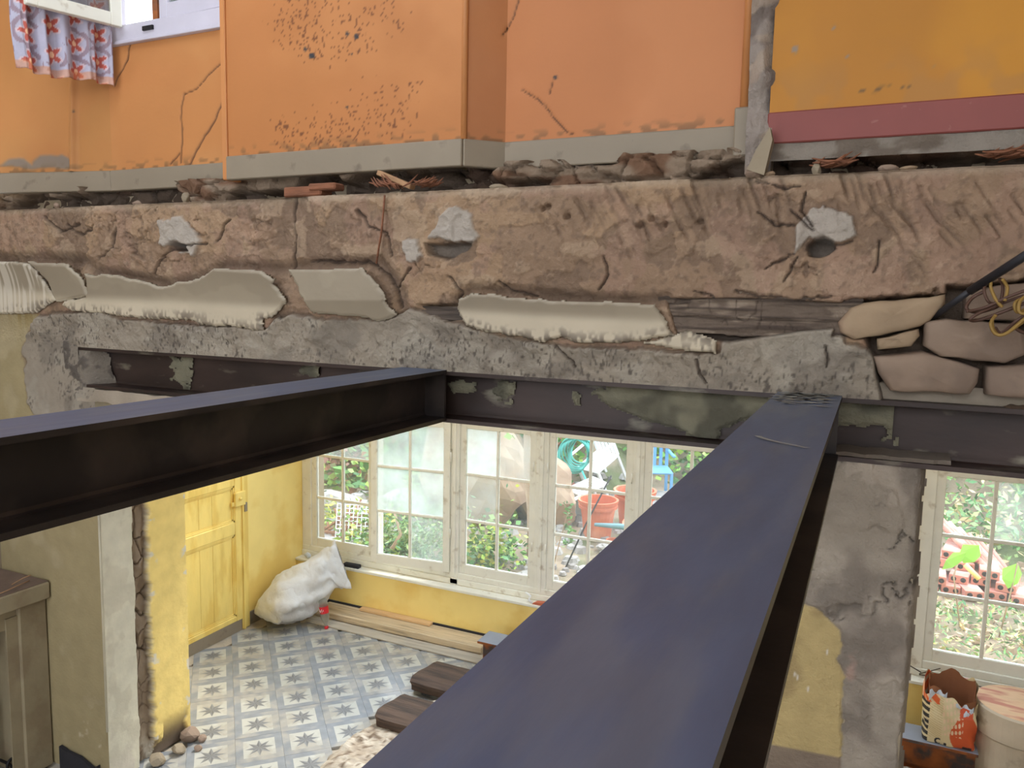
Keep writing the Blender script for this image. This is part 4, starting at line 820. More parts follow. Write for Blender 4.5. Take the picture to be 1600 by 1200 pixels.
# rubble heaped at the foot of the left jamb
for k, (x, y, r) in enumerate(((-3.44, 3.10, .06), (-3.40, 2.98, .045), (-3.38, 3.13, .03), (-3.43, 2.86, .05), (-3.33, 3.05, .025))):
    tag(rock('broken_masonry', (x, y, r*.6), r, 60+k, 'plain_plaster' if k % 2 else 'stone', squash=(1, 1, .8)), ['large dark masonry lump at the foot of the yellow jamb', 'masonry lump in front of the large one at the yellow jamb', 'small masonry piece on the tiles right of the yellow jamb', 'masonry lump in the cut strip at the foot of the jamb', 'smallest masonry chip on the tiles by the yellow jamb'][k], 'rubble')
# painted fireplace at the left edge
fp = empty('fireplace', (-4.1, 2.3, 0), 'olive painted fireplace with a thick mantel shelf at the left edge', 'fireplace')
def fpaint(u, v, B, px, py):
    n = fbm(B[..., 0]*4+B[..., 1]*4, B[..., 2]*4, 4, 330); c = mixc(rgb((158, 140, 104), n), (136, 118, 86), ss(.45, .62, n)); c = mixc(c, (190, 172, 144), ss(.6, .66, fbm(B[..., 1]*9+B[..., 0]*9, B[..., 2]*7, 4, 333))*ss(.5, .1, B[..., 2])); return (n-.5)*.006, c, None
mat('mantel_plaster', (150, 136, 108), rough=.8, var=.12, scale=6, bump=.2, bscale=30, c2=(138, 122, 96), c2s=5, c2t=.55)
mat('mantel_top', (116, 96, 82), rough=.85, var=.2, scale=8, bump=.3)
b = MB(); b.box((XL, 1.0, .955), (-3.895, D-.004, 1.045), bev=.006); ms_ = b.build('mantel_shelf', 'mantel_plaster', fp)
b = MB(); b.box((XL, 1.01, 1.0455), (-3.905, D-.006, 1.049)); b.build('mantel_top', 'mantel_top', fp)
b = MB(); b.box((XL, 2.46, 0), (-3.935, D-.002, .955), bev=.006); b.box((-3.96, 2.40, 0), (-3.95, 2.46, .90)); b.build('jamb', 'mantel_plaster', fp)
b = MB(); b.box((XL, 1.05, 0), (-3.94, 1.3, .955), bev=.006); b.build('jamb', 'mantel_plaster', fp)
b = MB(); b.box((XL, 1.3, .84), (-3.96, 2.46, .955)); b.build('lintel', 'mantel_plaster', fp)
b = MB(); b.box((XL, 1.3, 0), (-4.2, 2.46, .84)); b.build('fire_back', 'mantel_plaster', fp)
b = MB(); pts = [np.array([-3.98+.05*math.sin(t*1.3), 2.55-t*.12, 1.053+.01*abs(math.sin(t*2))]) for t in np.linspace(0, 5, 18)]; b.tube(pts, .0025, 5); b.tube([(-4.0, 2.47, 1.055), (-3.95, 2.5, 1.09), (-3.93, 2.53, 1.10)], .0025, 5); tag(b.build('loose_wire', 'straw_wood'), 'thin pale wire lying along the mantel shelf', 'wire')
ad = empty('andiron', (-4.12, 2.34, 0), 'black iron andiron with a knob top and curled feet by the fireplace', 'andiron')
b = MB(); b.lathe([(.012, 0.08), (.012, .10), (.018, .11), (.011, .14), (.012, .34), (.02, .35), (.02, .37), (.026, .38), (.022, .40), (.004, .405)], c=(-4.10, 2.36, 0), n=14); b.build('post', 'black_iron', ad)
b = MB()
for s in (-1, 1):
    pts = [(-4.10, 2.36+s*.01, .12)]+[(-4.10+.01*k, 2.36+s*(.015+.085*math.sin(k*.25)), .12-.018*k) for k in range(1, 6)]; b.tube(pts, .008, 6)
    cx, cy, cz = -4.06, 2.36+s*.105, .045; b.tube([(cx, cy+.032*math.cos(a), cz+.032*math.sin(a)) for a in np.linspace(0, 5.6, 16)], .008, 6)
b.box((-4.19, 2.35, .07), (-4.10, 2.37, .09)); b.build('foot', 'black_iron', ad)

# ------------------------------------------------------------------ things on the bay floor
pl = MB(); pl.box((0, -.115, 0), (1.52, .115, .055), T=Tm((-3.96, 4.965, 0), .0), bev=.006)
pl = pl.build('floor_plank', 'pale_wood'); tag(pl, 'long thick pale plank lying on the floor along the bay parapet', 'plank')
b = MB(); b.box((0, -.028, 0), (.66, .028, .022), T=Tm((-3.62, 5.012, .0565), .0), bev=.003); tag(b.build('batten', 'batten_wood'), 'thin pale batten lying on the long plank below the window', 'batten')
b = MB(); b.box((0, -.055, 0), (1.7, .055, .010), T=Tm((-3.95, 4.775, .001), -.01), bev=.001); tag(b.build('thin_board', 'dusty_board'), 'thin dusty board flat on the tiles in front of the long plank', 'board')
def rounded_timber(name, x0, x1, y0, y1, z0, z1, seed, label):
    rs = random.Random(seed); n = 16; b = MB(); w2 = (y1-y0)/2; h2 = (z1-z0)/2; yc = (y0+y1)/2; zc = (z0+z1)/2; secs = []
    for k, x in enumerate([x0, x0+.012, x0+.05]+list(np.linspace(x0+.15, x1-.02, 8))+[x1]):
        s = (.94, .985, 1.)[k] if k < 3 else 1; jit = rs.uniform(-.004, .004)
        for a in range(n):
            t = 2*math.pi*(a+.5)/n; m = (abs(math.cos(t))**5+abs(math.sin(t))**5)**(-1/5); secs.append((x+(.02*math.sin(a) if k == 0 else 0), yc+w2*s*m*math.cos(t)+jit, zc+h2*s*m*math.sin(t)))
    m_ = len(secs)//n; fs = [(i*n+a, i*n+(a+1) % n, (i+1)*n+(a+1) % n, (i+1)*n+a) for i in range(m_-1) for a in range(n)]+[tuple(range(n))[::-1], tuple((m_-1)*n+a for a in range(n))]
    b.add(secs, fs); return tag(b.build(name, 'dark_timber'), label, 'timber')
rounded_timber('dark_timber', -2.60, -.9, 4.13, 4.47, .016, .10, 1, 'dark brown timber on the rubble, nearer the windows of the two')
rounded_timber('dark_timber', -2.56, -.9, 3.67, 3.99, .016, .10, 2, 'dark brown timber on the rubble, nearer the viewer of the two')
fb = hbeam('steel_beam', (-2.372, 4.745, .201), (.668, 4.745, .201), .19, .2, 'rusty steel beam with a blue-grey top lying on the bay floor', 'rust')
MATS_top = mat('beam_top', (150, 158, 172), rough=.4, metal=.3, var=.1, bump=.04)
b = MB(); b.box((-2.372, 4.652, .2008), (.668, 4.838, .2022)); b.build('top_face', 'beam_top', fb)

# big white sack, slumped on the corner
def loft(rings, name, m, parent=None, wr=0, seed=0, capb=True, capt=False, nn=40, solid=0):
    b = MB(); vs = []
    for k, (c, ax1, ax2) in enumerate(rings):
        c = np.array(c, float); a1 = np.array(ax1, float); a2 = np.array(ax2, float)
        for i in range(nn):
            t = 2*math.pi*i/nn; r = 1+wr*(vn(np.array([i*.37+k*.2]), np.array([k*.33]), 340+seed)[0]-.5)+wr*.5*math.sin(i*.9+k*.7+seed); vs.append(c+(a1*math.cos(t)+a2*math.sin(t))*r)
    m_ = len(rings); fs = [(i*nn+a, i*nn+(a+1) % nn, (i+1)*nn+(a+1) % nn, (i+1)*nn+a) for i in range(m_-1) for a in range(nn)]
    if capb: fs.append(tuple(range(nn))[::-1])
    if capt: fs.append(tuple((m_-1)*nn+a for a in range(nn)))
    b.add(vs, fs, smooth=True); o = b.build(name, m, parent)
    if solid: s = o.modifiers.new('s', 'SOLIDIFY'); s.thickness = solid
    return o
def spine(keys, n):
    K = [(np.array(c, float), r1, r2) for c, r1, r2 in keys]; out = []; m = len(K)
    for s in np.linspace(0, m-1, n):
        i = min(int(s), m-2); t = s-i; g = lambda q: K[max(0, min(m-1, q))]
        def cr(a, b_, c_, d_): return .5*((2*b_)+(-a+c_)*t+(2*a-5*b_+4*c_-d_)*t*t+(-a+3*b_-3*c_+d_)*t**3)
        out.append(tuple(cr(g(i-1)[q], g(i)[q], g(i+1)[q], g(i+2)[q]) for q in range(3)))
    res = []
    for k, (c, r1, r2) in enumerate(out):
        d = out[min(k+1, n-1)][0]-out[max(k-1, 0)][0]; d = d/np.linalg.norm(d); side = np.cross(d, [0, 0, 1.]); side /= np.linalg.norm(side); up = np.cross(side, d); res.append((c, side*max(r1, .004), up*max(r2, .002)))
    return res
sk = spine([((-4.12, 4.46, .085), .15, .03), ((-4.10, 4.52, .14), .185, .13), ((-4.02, 4.62, .21), .20, .19), ((-3.92, 4.74, .30), .18, .185), ((-3.85, 4.82, .38), .14, .155), ((-3.80, 4.86, .42), .10, .165), ((-3.75, 4.88, .44), .07, .185), ((-3.71, 4.90, .455), .010, .205)], 34)
so_ = loft(sk, 'white_sack', 'sack', wr=.15, seed=1, solid=.003); tag(so_, 'big slumped white woven sack with open mouth leaning in the bay corner', 'sack')
sb = so_.modifiers.new('sub', 'SUBSURF'); sb.levels = 1; sb.render_levels = 1
tx = bpy.data.textures.new('folds', 'CLOUDS'); tx.noise_scale = .07; tx.noise_depth = 3; dm = so_.modifiers.new('folds', 'DISPLACE'); dm.texture = tx; dm.strength = .026; dm.mid_level = .5
# plastic bottle, cap down, leaning on the sack
bt = empty('plastic_bottle', (-3.70, 4.70, 0), 'clear plastic bottle with red label standing upside down beside the white sack', 'bottle')
Tb = Tm((-3.715, 4.69, .004), 0, 0, 0) @ Matrix.Rotation(-.16, 4, 'Y')
b = MB(); b.lathe([(.012, .02), (.013, .035), (.022, .06), (.033, .09), (.034, .12), (.031, .15), (.034, .17), (.034, .215), (.030, .235), (.012, .24)], n=20, T=Tb); b.build('bottle_body', 'pet_clear', bt)
b = MB(); b.lathe([(.014, 0), (.015, .002), (.015, .02), (.013, .022)], n=16, T=Tb); b.build('cap', 'red_label', bt)
b = MB(); b.lathe([(.0347, .125), (.0352, .15), (.0352, .18)], n=24, T=Tb, capb=False, capt=False); lb = b.build('label', 'red_label', bt)
b = MB()
for k in range(7):
    a = -2.35+k*.19; z = .15+.008*math.sin(k*2.1); b.tube([tuple(Tb @ Vector((.0358*math.cos(a+q*.11), .0358*math.sin(a+q*.11), z+.009*math.sin(q*2+k)))) for q in range(3)], .0016, 4)
b.build('script_print', 'white_print', lb)
# small things on the sill
b = MB(); q = P(552, 875, Y=YB-.07); b.box((-.075, -.022, 0), (.075, .022, .028), T=Tm((q[0], YB-.085, .379), .02), bev=.004); tag(b.build('stone_slat', 'soot'), 'dark grey slat lying on the window sill behind the sack', 'slat')
q = P(478, 866, Y=YB-.08); tag(rock('crumpled_plastic', (q[0]+.02, YB-.085, .405), .035, 70, 'liner', squash=(1.1, .6, .8)), 'crumpled clear plastic ball in the left corner of the sill', 'plastic')
b = MB(); q = P(858, 932, Y=YB-.1)
b.prism([(-.13, 0), (-.1, .018), (-.04, .024), (.03, .018), (.09, .022), (.14, .006), (.13, 0)], 'y', YB-.11, YB-.07, T=Tm((q[0], 0, .379))); tag(b.build('terracotta_shard', 'terracotta'), 'reddish shard lying on the sill beside the foreground beam', 'shard')
b = MB(); b.tube([(q[0]-.13, YB-.1, .385), (q[0]-.16, YB-.1, .40), (q[0]-.15, YB-.09, .43), (q[0]-.19, YB-.09, .45)], .008, 6); tag(b.build('tissue_scrap', 'white_print'), 'twisted white scrap on the sill left of the reddish shard', 'scrap')
q = P(1498, 1040, Y=YB-.07); tr = empty('trowel', (q[0], YB-.07, .40), 'trowel with a pale pink handle lying on the right window sill', 'trowel')
b = MB(); b.tube([(q[0]-.03, YB-.085, .405), (q[0], YB-.085, .425), (q[0]+.05, YB-.085, .43), (q[0]+.075, YB-.085, .428)], [.008, .013, .014, .011], 10); b.build('handle', 'pink_handle', tr)
b = MB(); b.tube([(q[0]-.03, YB-.085, .405), (q[0]-.05, YB-.085, .40), (q[0]-.055, YB-.085, .385)], .004, 6); b.box((q[0]-.17, YB-.11, .379), (q[0]-.05, YB-.06, .382)); b.build('blade', 'black_iron', tr)
b = MB(); b.tube([(.34, YB-.045, .435), (.40, YB-.05, .41), (.39, YB-.055, .395), (.52, YB-.055, .405), (.62, YB-.06, .40), (.80, YB-.06, .395), (.90, YB-.055, .40), (.96, YB-.05, .39), (1.02, YB-.06, .385)], .0035, 6); b.tube([(.39, YB-.055, .40), (.45, YB-.05, .43), (.50, YB-.045, .455)], .003, 6); tag(b.build('sill_cable', 'wire'), 'thin cable trailing along the right window sill', 'cable')
# torn paper sack of plaster on the floor beam
pb = empty('plaster_bag', (.52, 4.74, .203), 'torn orange and cream paper plaster bag standing on the rusty steel beam', 'bag')
mat('bag_paper', rough=.6, var=.05, bump=.15, attr=True)
nn = 300; Hn = 100; b = MB(); vs = []; cl = []; cxb, cyb = .53, 4.745
for k in range(Hn+1):
    t = k/Hn
    for i in range(nn):
        a = 2*math.pi*i/nn; ca_, sa = math.cos(a), math.sin(a); m = (abs(ca_)**4+abs(sa)**4)**(-1/4)
        hx = .125*(1-.04*t); hy = .075+.02*math.sin(t*3); top = .30+.045*(sa > 0)*abs(sa)+.03*math.sin(a*3)+.007*math.sin(a*11)-.075*max(0, math.cos(a+1.2))**3
        z = top*t; x = cxb+hx*m*ca_+.006*math.sin(z*40+i*.1)-.02*t*(ca_ < 0)*(-ca_); y = cyb+hy*m*sa+.006*math.sin(z*33+i*.16)
        vs.append((x, y, .2035+z)); u_ = (x-cxb)/.125; w_ = z/.32
        col = np.array([226., 206., 160.]); 
        dd = math.hypot((u_-.55), (w_-.28)*1.3); 
        if dd < .52+.06*math.sin(w_*9): col = np.array([214., 92., 44.])
        if sa < 0:
            gu, gw = u_*7+w_*2, w_*8-u_*1.5; r = math.hypot(gu-round(gu), gw-round(gw))
            if -.35 < u_ < .45 and .2 < w_ < .85 and r < .34: col = np.array([238., 206., 170.])
            if u_ < -.35 and abs((w_*24+u_*4) % 1-.5) < .12 and w_ > .1: col = np.array([198., 172., 124.])
            if u_ < -.86 and (w_*9) % 1 < .6: col = np.array([50., 44., 40.])
            if w_ < .12 and (abs(math.hypot((u_+.42)*1.3, (w_-.05)*3.2)-.16) < .05 and u_ < -.36): col = np.array([40., 38., 40.])
            if w_ < .06 and -.22 < u_ < -.12: col = np.array([40., 38., 40.])
            if w_ < .05 and .5 < u_ < .85: col = np.array([70., 50., 44.])
        if w_ > .72 and u_ < -.5: col = np.array([230., 104., 50.]) if (math.sin(z*90+i*.3) > -.4) else np.array([226., 200., 160.])
        if w_ > .55 and sa < -.3 and .3 < u_ < .8: col = np.array([224., 96., 60.])
        cl.append(tuple(linA(col)))
b.v = vs; b.c = cl; b.f = [(k*nn+i, k*nn+(i+1) % nn, (k+1)*nn+(i+1) % nn, (k+1)*nn+i) for k in range(Hn) for i in range(nn)]+[tuple(range(nn))[::-1]]; b.m = [0]*len(b.f); b.sm = [True]*(len(b.f)-1)+[False]
b.build('printed_paper', 'bag_paper', pb)
b = MB(); vs = []
for k in range(16):
    t = k/15
    for i in range(48):
        a = 2*math.pi*i/48; ca_, sa = math.cos(a), math.sin(a); m = (abs(ca_)**4+abs(sa)**4)**(-1/4); top = .31+.055*(sa > 0)*abs(sa)+.02*math.sin(a*5)-.075*max(0, math.cos(a+1.2))**3
        vs.append((cxb+.112*m*ca_+.004*math.sin(i*2.), cyb+.068*m*sa+.004*math.cos(i*3.), .206+.05+(top-.05)*t))
b.add(vs, [(k*48+i, k*48+(i+1) % 48, (k+1)*48+(i+1) % 48, (k+1)*48+i) for k in range(15) for i in range(48)]+[tuple(range(48))[::-1]], smooth=True); b.build('kraft_lining', 'kraft', pb)
for (u0, u1, s_) in ((-.115, -.03, 1), (.01, .10, -1)):
    b = MB(); vs = []
    for i in range(9):
        for j in range(5):
            u_ = u0+(u1-u0)*i/8; vs.append((cxb+u_, cyb-.076-.012*math.sin(j*.9+i)*.6, .2035+.30-.065*(j/4)-(.055 if s_ < 0 else 0)*1.+.012*math.sin(i*1.7)))
    b.add(vs, [(i*5+j, i*5+5+j, i*5+6+j, i*5+1+j) for i in range(8) for j in range(4)], smooth=True); b.build('torn_flap', 'liner', pb)
# round drum with a wooden lid
dm_ = empty('wooden_drum', (.88, 4.83, 0), 'round pale drum with a stained wooden lid at the right edge of the bay', 'drum')
b = MB(); b.lathe([(.20, 0), (.212, .02), (.214, .30), (.211, .305)], c=(.868, 4.81, 0), n=48, smooth=False); b.build('drum_body', 'drum', dm_)
b = MB(); b.lathe([(.214, .309), (.222, .313), (.222, .452), (.216, .462)], c=(.868, 4.81, 0), n=48, smooth=False); b.build('lid_band', 'drum', dm_)
b = MB(); b.lathe([(.212, .452), (.212, .4635), (.20, .465), (.001, .465)], c=(.868, 4.81, 0), n=48, smooth=False); b.build('lid', 'drum_top', dm_)

# cables and rod hooked in the stones at the right
b = MB(); r0 = P(1448, 503, Y=D+.05); r1 = P(1515, 455, Y=D-.10); r2 = P(1660, 362, Y=D-.28); b.tube([r0, r1], .009, 10); b.tube([r1, r2], .012, 10); tag(b.build('black_rod', 'black_rubber'), 'black rod stuck into the stone wall at the right edge', 'rod')
def coil(name, m, loops, label, r=.0055):
    b = MB()
    for pts, dy in loops:
        Q = [P(x, y, Y=D-.13-dy+.012*math.sin(i*1.9)) for i, (x, y) in enumerate(pts)]; n = len(Q); out = []
        for s in np.linspace(0, n-1, n*6):
            i = min(int(s), n-2); t = s-i; g = lambda q: Q[max(0, min(n-1, q))]
            out.append(.5*((2*g(i))+(-g(i-1)+g(i+1))*t+(2*g(i-1)-5*g(i)+4*g(i+1)-g(i+2))*t*t+(-g(i-1)+3*g(i)-3*g(i+1)+g(i+2))*t**3))
        b.tube(out, r, 6)
    return tag(b.build(name, m), label, 'cable')
coil('cable_coil', 'brown_cable', [([(1556, 432), (1542, 440), (1538, 455), (1545, 472), (1560, 478), (1530, 488), (1510, 482), (1520, 465), (1540, 455)], 0), ([(1600, 462), (1560, 476), (1525, 492), (1516, 500), (1530, 500), (1565, 488), (1620, 466)], .02), ([(1510, 487), (1540, 480), (1580, 462), (1640, 440)], .03), ([(1562, 435), (1567, 450), (1563, 476)], .01), ([(1555, 512), (1565, 520), (1590, 500), (1620, 480)], .02), ([(1586, 512), (1600, 520), (1640, 530)], .02)], 'brown cable looped round the black rod at the right edge', .0045)
coil('cable_coil', 'yellow_cable', [([(1640, 460), (1600, 466), (1586, 474), (1590, 488), (1610, 480), (1650, 470)], .04), ([(1640, 455), (1604, 462), (1592, 476), (1598, 490), (1640, 480)], .055), ([(1550, 500), (1552, 514), (1562, 524), (1580, 516), (1600, 502), (1640, 480)], .05), ([(1556, 492), (1548, 506), (1556, 522), (1574, 520), (1606, 494), (1640, 474)], .065), ([(1550, 432), (1548, 448), (1556, 468), (1566, 480)], .02), ([(1566, 436), (1574, 450), (1570, 470)], .03)], 'yellow cable hanging in loops over the stones at the right edge', .0045)

# ------------------------------------------------------------------ garden beyond the windows
def gz_(X, Y):
    X = np.asarray(X, float); Y = np.asarray(Y, float); foot = np.interp(X, [-12, -6, -4, -2, 0, 2, 8], [7.9, 8.1, 8.6, 10.2, 10.0, 8.8, 8.0])
    return ss(0, 3.6, Y-foot)*3.0+.10*fbm(X*.8, Y*.8, 3, 350)*ss(5.4, 6.5, Y)+.9*ss(3, 9, Y-foot)
gx, gy = np.meshgrid(np.linspace(-16, 12, 170), np.linspace(YB+.11, 20, 110), indexing='xy'); gz = gz_(gx, gy)+.06*(fbm(gx*3, gy*3, 4, 353)-.5)
me = bpy.data.meshes.new('garden_ground'); V = np.stack([gx, gy, gz], -1).reshape(-1, 3); idx = np.arange(len(V)).reshape(gx.shape); F = np.stack([idx[:-1, :-1], idx[:-1, 1:], idx[1:, 1:], idx[1:, :-1]], -1).reshape(-1, 4)
me.from_pydata(V.tolist(), [], F.tolist()); me.materials.append(MATS['ground']); o = bpy.data.objects.new('ground', me); C.objects.link(o); o['kind'] = 'structure'
def leaves(name, samp, n, size, cols, label=None, cat='plant', seed=0, kind=None, up=.3, asp=.55, parent=None, group=None):
    rs = np.random.RandomState(400+seed); Pn = samp(rs, n); n = len(Pn); a = rs.rand(n)*2*np.pi; el = rs.uniform(-.6, 1., n)*up+.2
    d = np.stack([np.cos(a)*np.cos(el), np.sin(a)*np.cos(el), np.sin(el)], -1); rnd = rs.normal(size=(n, 3)); s = np.cross(d, rnd); s /= np.linalg.norm(s, axis=1)[:, None]; L = size*rs.uniform(.6, 1.3, n)[:, None]
    V = np.stack([Pn, Pn+d*L*.45+s*L*asp*.5, Pn+d*L, Pn+d*L*.45-s*L*asp*.5], 1).reshape(-1, 3); F = np.arange(4*n).reshape(n, 4)
    off = V.mean(0); off[2] = V[:, 2].min(); 
    if parent is not None: off = WL[parent.name]
    me = bpy.data.meshes.new(name); me.from_pydata((V-off).tolist(), [], F.tolist()); me.materials.append(MATS['leaf']); ca = me.color_attributes.new('Col', 'FLOAT_COLOR', 'POINT')
    cs = np.array(cols, float)[rs.randint(0, len(cols), n)]*rs.uniform(.8, 1.15, (n, 1)); A = np.ones((4*n, 4)); A[:, :3] = np.repeat(linA(cs), 4, 0); ca.data.foreach_set('color', A.ravel())
    o = link(name, me, parent, off); return tag(o, label, cat if parent is None else None, group, kind)
G1 = [(84, 134, 58), (122, 164, 68), (60, 108, 52), (150, 176, 76)]; G2 = [(106, 156, 92), (138, 176, 110), (78, 128, 76), (160, 184, 116)]; GY = [(178, 182, 74), (190, 186, 90), (140, 162, 66)]; GR = [(140, 88, 66), (118, 72, 56), (100, 104, 54)]
def bank(x0, x1, y0, y1, h=.12):
    def f(rs, n):
        x = rs.uniform(x0, x1, n); y = rs.uniform(y0, y1, n); return np.stack([x, y, gz_(x, y)+rs.rand(n)*h], -1)
    return f
leaves('ivy', bank(-13, -3.4, 7.9, 12.5, .25), 16000, .13, G1+GR[:1], 'dense green ivy covering the bank behind the left windows', seed=1, kind='stuff', asp=.9)
leaves('ivy', bank(-9.2, -6.2, 8.0, 9.2, .3), 1500, .10, GR, 'reddish brown withered ivy patch seen through the leftmost window', seed=2, kind='stuff', asp=.9)
leaves('shrub', bank(-3.6, -.4, 10.2, 13, .4), 5000, .10, G1, 'bright green shrub cover behind the terracotta pots', seed=3, kind='stuff', asp=.8)
leaves('shrub', bank(-.4, 6, 8.7, 13.5, .45), 16000, .10, G2+[(206, 186, 140)], 'pale green shrub cover behind the right window', seed=4, kind='stuff', asp=.4, up=.9)
leaves('weeds', bank(.2, 2.4, 5.6, 7.4, .12), 3200, .06, G2+[(200, 190, 130), (214, 190, 150)], 'yellow green weeds on the ground below the right window', seed=5, kind='stuff', asp=.3, up=.9)
leaves('shrub', lambda rs, n: np.array([-3.95, 6.3, .0])+np.stack([rs.normal(0, .26, n), rs.normal(0, .2, n), np.abs(rs.normal(.15, .28, n))], -1), 2600, .06, G2, 'grassy green shrub in front of the pale boulder, third window', seed=6, asp=.35, up=1.0)
leaves('shrub', lambda rs, n: np.array([-3.15, 6.4, .0])+np.stack([rs.normal(0, .16, n), rs.normal(0, .15, n), np.abs(rs.normal(.12, .2, n))], -1), 900, .065, G1+GY[:1], 'broad leaved bright green shrub right of the pale boulder', seed=7, asp=.7)
leaves('shrub', lambda rs, n: np.array([-5.2, 6.9, .0])+np.stack([rs.normal(0, .28, n), rs.normal(0, .2, n), np.abs(rs.normal(.02, .12, n))], -1), 900, .08, GY+G1[:1], 'yellow green leafy plant on the rocks in the leftmost window', seed=8, asp=.35, up=.6)
leaves('shrub', lambda rs, n: np.array([-4.25, 6.1, .0])+np.stack([rs.normal(0, .2, n), rs.normal(0, .12, n), np.abs(rs.normal(.12, .18, n))], -1), 500, .07, GY[:1]+G1, 'yellow green shrub seen through the ajar casement', seed=9, asp=.7)
rk = [(-5.7, 7.3, .25, 'pale_rock', (1.6, 1, .6), 'large pale rock at the foot of the ivy bank, leftmost window'), (-5.15, 7.2, .18, 'pale_rock', (1.4, 1, .6), 'medium pale rock right of the large one below the ivy'), (-5.6, 6.7, .14, 'pale_rock', (1.3, 1, .6), 'pale rock low in the leftmost window behind the slab'),
      (-4.6, 7.3, .34, 'pale_rock', (1.2, .8, .9), 'pale rock seen through the ajar casement'), (-4.0, 7.7, .62, 'beige_rock', (1.15, .7, 1.45), 'tall beige boulder filling the third window'), (-3.3, 8.1, .42, 'beige_rock', (1.1, .7, 1.3), 'brown beige boulder right of the tall boulder'),
      (-2.2, 7.4, .13, 'pale_rock', (1.6, 1, .5), 'flat pale stone on the ground left of the pots'), (-1.9, 9.3, .33, 'pale_rock', (1.5, 1, .6), 'rounded pale rock below the blue chair'), (-1.2, 9.9, .4, 'beige_rock', (1.7, 1, .6), 'beige rock right of the blue chair'), (-2.62, 6.3, .12, 'pale_rock', (1.5, 1, .35), 'grey flat stone on the ground close to the fourth window')]
for k, (x, y, r, m, sq, lab) in enumerate(rk): tag(rock('boulder', (x, y, float(gz_(x, y))+r*sq[2]*.55), r, 90+k, m, sub=3, squash=sq), lab, 'rock')
def rubble_s(x0, x1, y0, y1, n, r0, r1, seed, label, m='pale_rock'):
    rs = random.Random(seed); b = MB()
    for _ in range(n):
        x = rs.uniform(x0, x1); y = rs.uniform(y0, y1); r = rs.uniform(r0, r1); z = float(gz_(x, y))+r*.3; a = rs.uniform(0, 3)
        vs = [(x+r*math.cos(a+k*1.05)*rs.uniform(.7, 1.1), y+r*math.sin(a+k*1.05)*rs.uniform(.7, 1.1), z-r*.4) for k in range(6)]+[(x+r*.6*math.cos(a+k*1.05), y+r*.6*math.sin(a+k*1.05), z+r*.35*rs.uniform(.7, 1.1)) for k in range(6)]
        b.add(vs, [tuple(range(6, 12))]+[(k, (k+1) % 6, 6+(k+1) % 6, 6+k) for k in range(6)])
    return tag(b.build('garden_rubble', m), label, 'rubble', kind='stuff')
rubble_s(-4.6, -.6, 5.6, 10.2, 560, .03, .09, 1, 'scattered pale rubble on the ground behind the bay windows'); rubble_s(-7, -4.6, 6, 8, 160, .04, .12, 2, 'scattered pale rubble below the ivy bank, leftmost window'); rubble_s(.2, 2.6, 5.8, 9, 220, .03, .07, 3, 'brown rubble and clods on the ground behind the right window', 'beige_rock')
def limb(pts, r, name, m, label=None, cat=None, parent=None, n=8):
    b = MB(); b.tube(pts, r, n); o = b.build(name, m, parent); return tag(o, label, cat) if label else o
tr_ = empty('tree', (-2.98, 7.0, 0), 'slender pale barked tree at the left of the fourth window', 'tree')
limb([(-2.86, 6.9, 0), (-2.92, 6.95, .5), (-3.0, 7.0, 1.0), (-3.06, 7.1, 1.6), (-3.0, 7.2, 2.4)], [.11, .085, .08, .07, .05], 'trunk', 'bark', parent=tr_, n=12)
limb([(-3.0, 7.0, .9), (-2.85, 6.95, 1.25), (-2.7, 6.9, 1.6)], [.03, .022, .012], 'branch', 'bark', parent=tr_); limb([(-2.95, 7.0, .95), (-3.2, 7.0, 1.3), (-3.3, 7.0, 1.7)], [.025, .02, .01], 'branch', 'bark', parent=tr_)
leaves('foliage', lambda rs, n: np.array([-3.0, 7.2, 2.4])+rs.normal(0, .5, (n, 3)), 700, .12, G1, seed=11, parent=tr_)
def pot(name, x, y, r, h, label, tilt=0, z=None):
    z = float(gz_(x, y)) if z is None else z; T = Tm((x, y, z), 0, tilt)
    o = MB(); o.lathe([(r*.72, 0), (r*.9, h*.75), (r*.92, h*.78), (r*1.04, h*.79), (r*1.06, h*.86), (r*1.0, h*.87), (r*1.0, h*.92), (r*1.08, h*.93), (r*1.1, h), (r*.98, h), (r*.94, h*.8), (r*.7, h*.1), (.001, h*.1)], n=28, T=T, smooth=False); return tag(o.build(name, 'terracotta'), label, 'pot')
pot('terracotta_pot', -2.55, 7.8, .20, .42, 'large ribbed terracotta pot, the one left of the other pots'); pot('terracotta_pot', -2.02, 7.65, .17, .30, 'tilted terracotta pot right of the large one', tilt=.2); pot('terracotta_pot', -2.25, 7.45, .075, .11, 'smallest terracotta pot on the ground between the others')
pot('terracotta_pot', -2.3, 8.35, .22, .44, 'terracotta pot standing behind the tilted one')
wc = empty('watering_can', (-2.1, 7.2, .1), 'slate blue watering can lying across the terracotta pots', 'watering can')
b = MB(); b.lathe([(.001, 0), (.085, 0), (.09, .18), (.05, .2)], n=16, T=Tm((-1.8, 7.28, .32), 0, 0, .9)); b.build('body', 'slate_plastic', wc)
b = MB(); b.tube([(-1.86, 7.28, .36), (-2.15, 7.3, .36), (-2.42, 7.32, .335)], [.045, .03, .018], 8); b.build('spout', 'slate_plastic', wc)
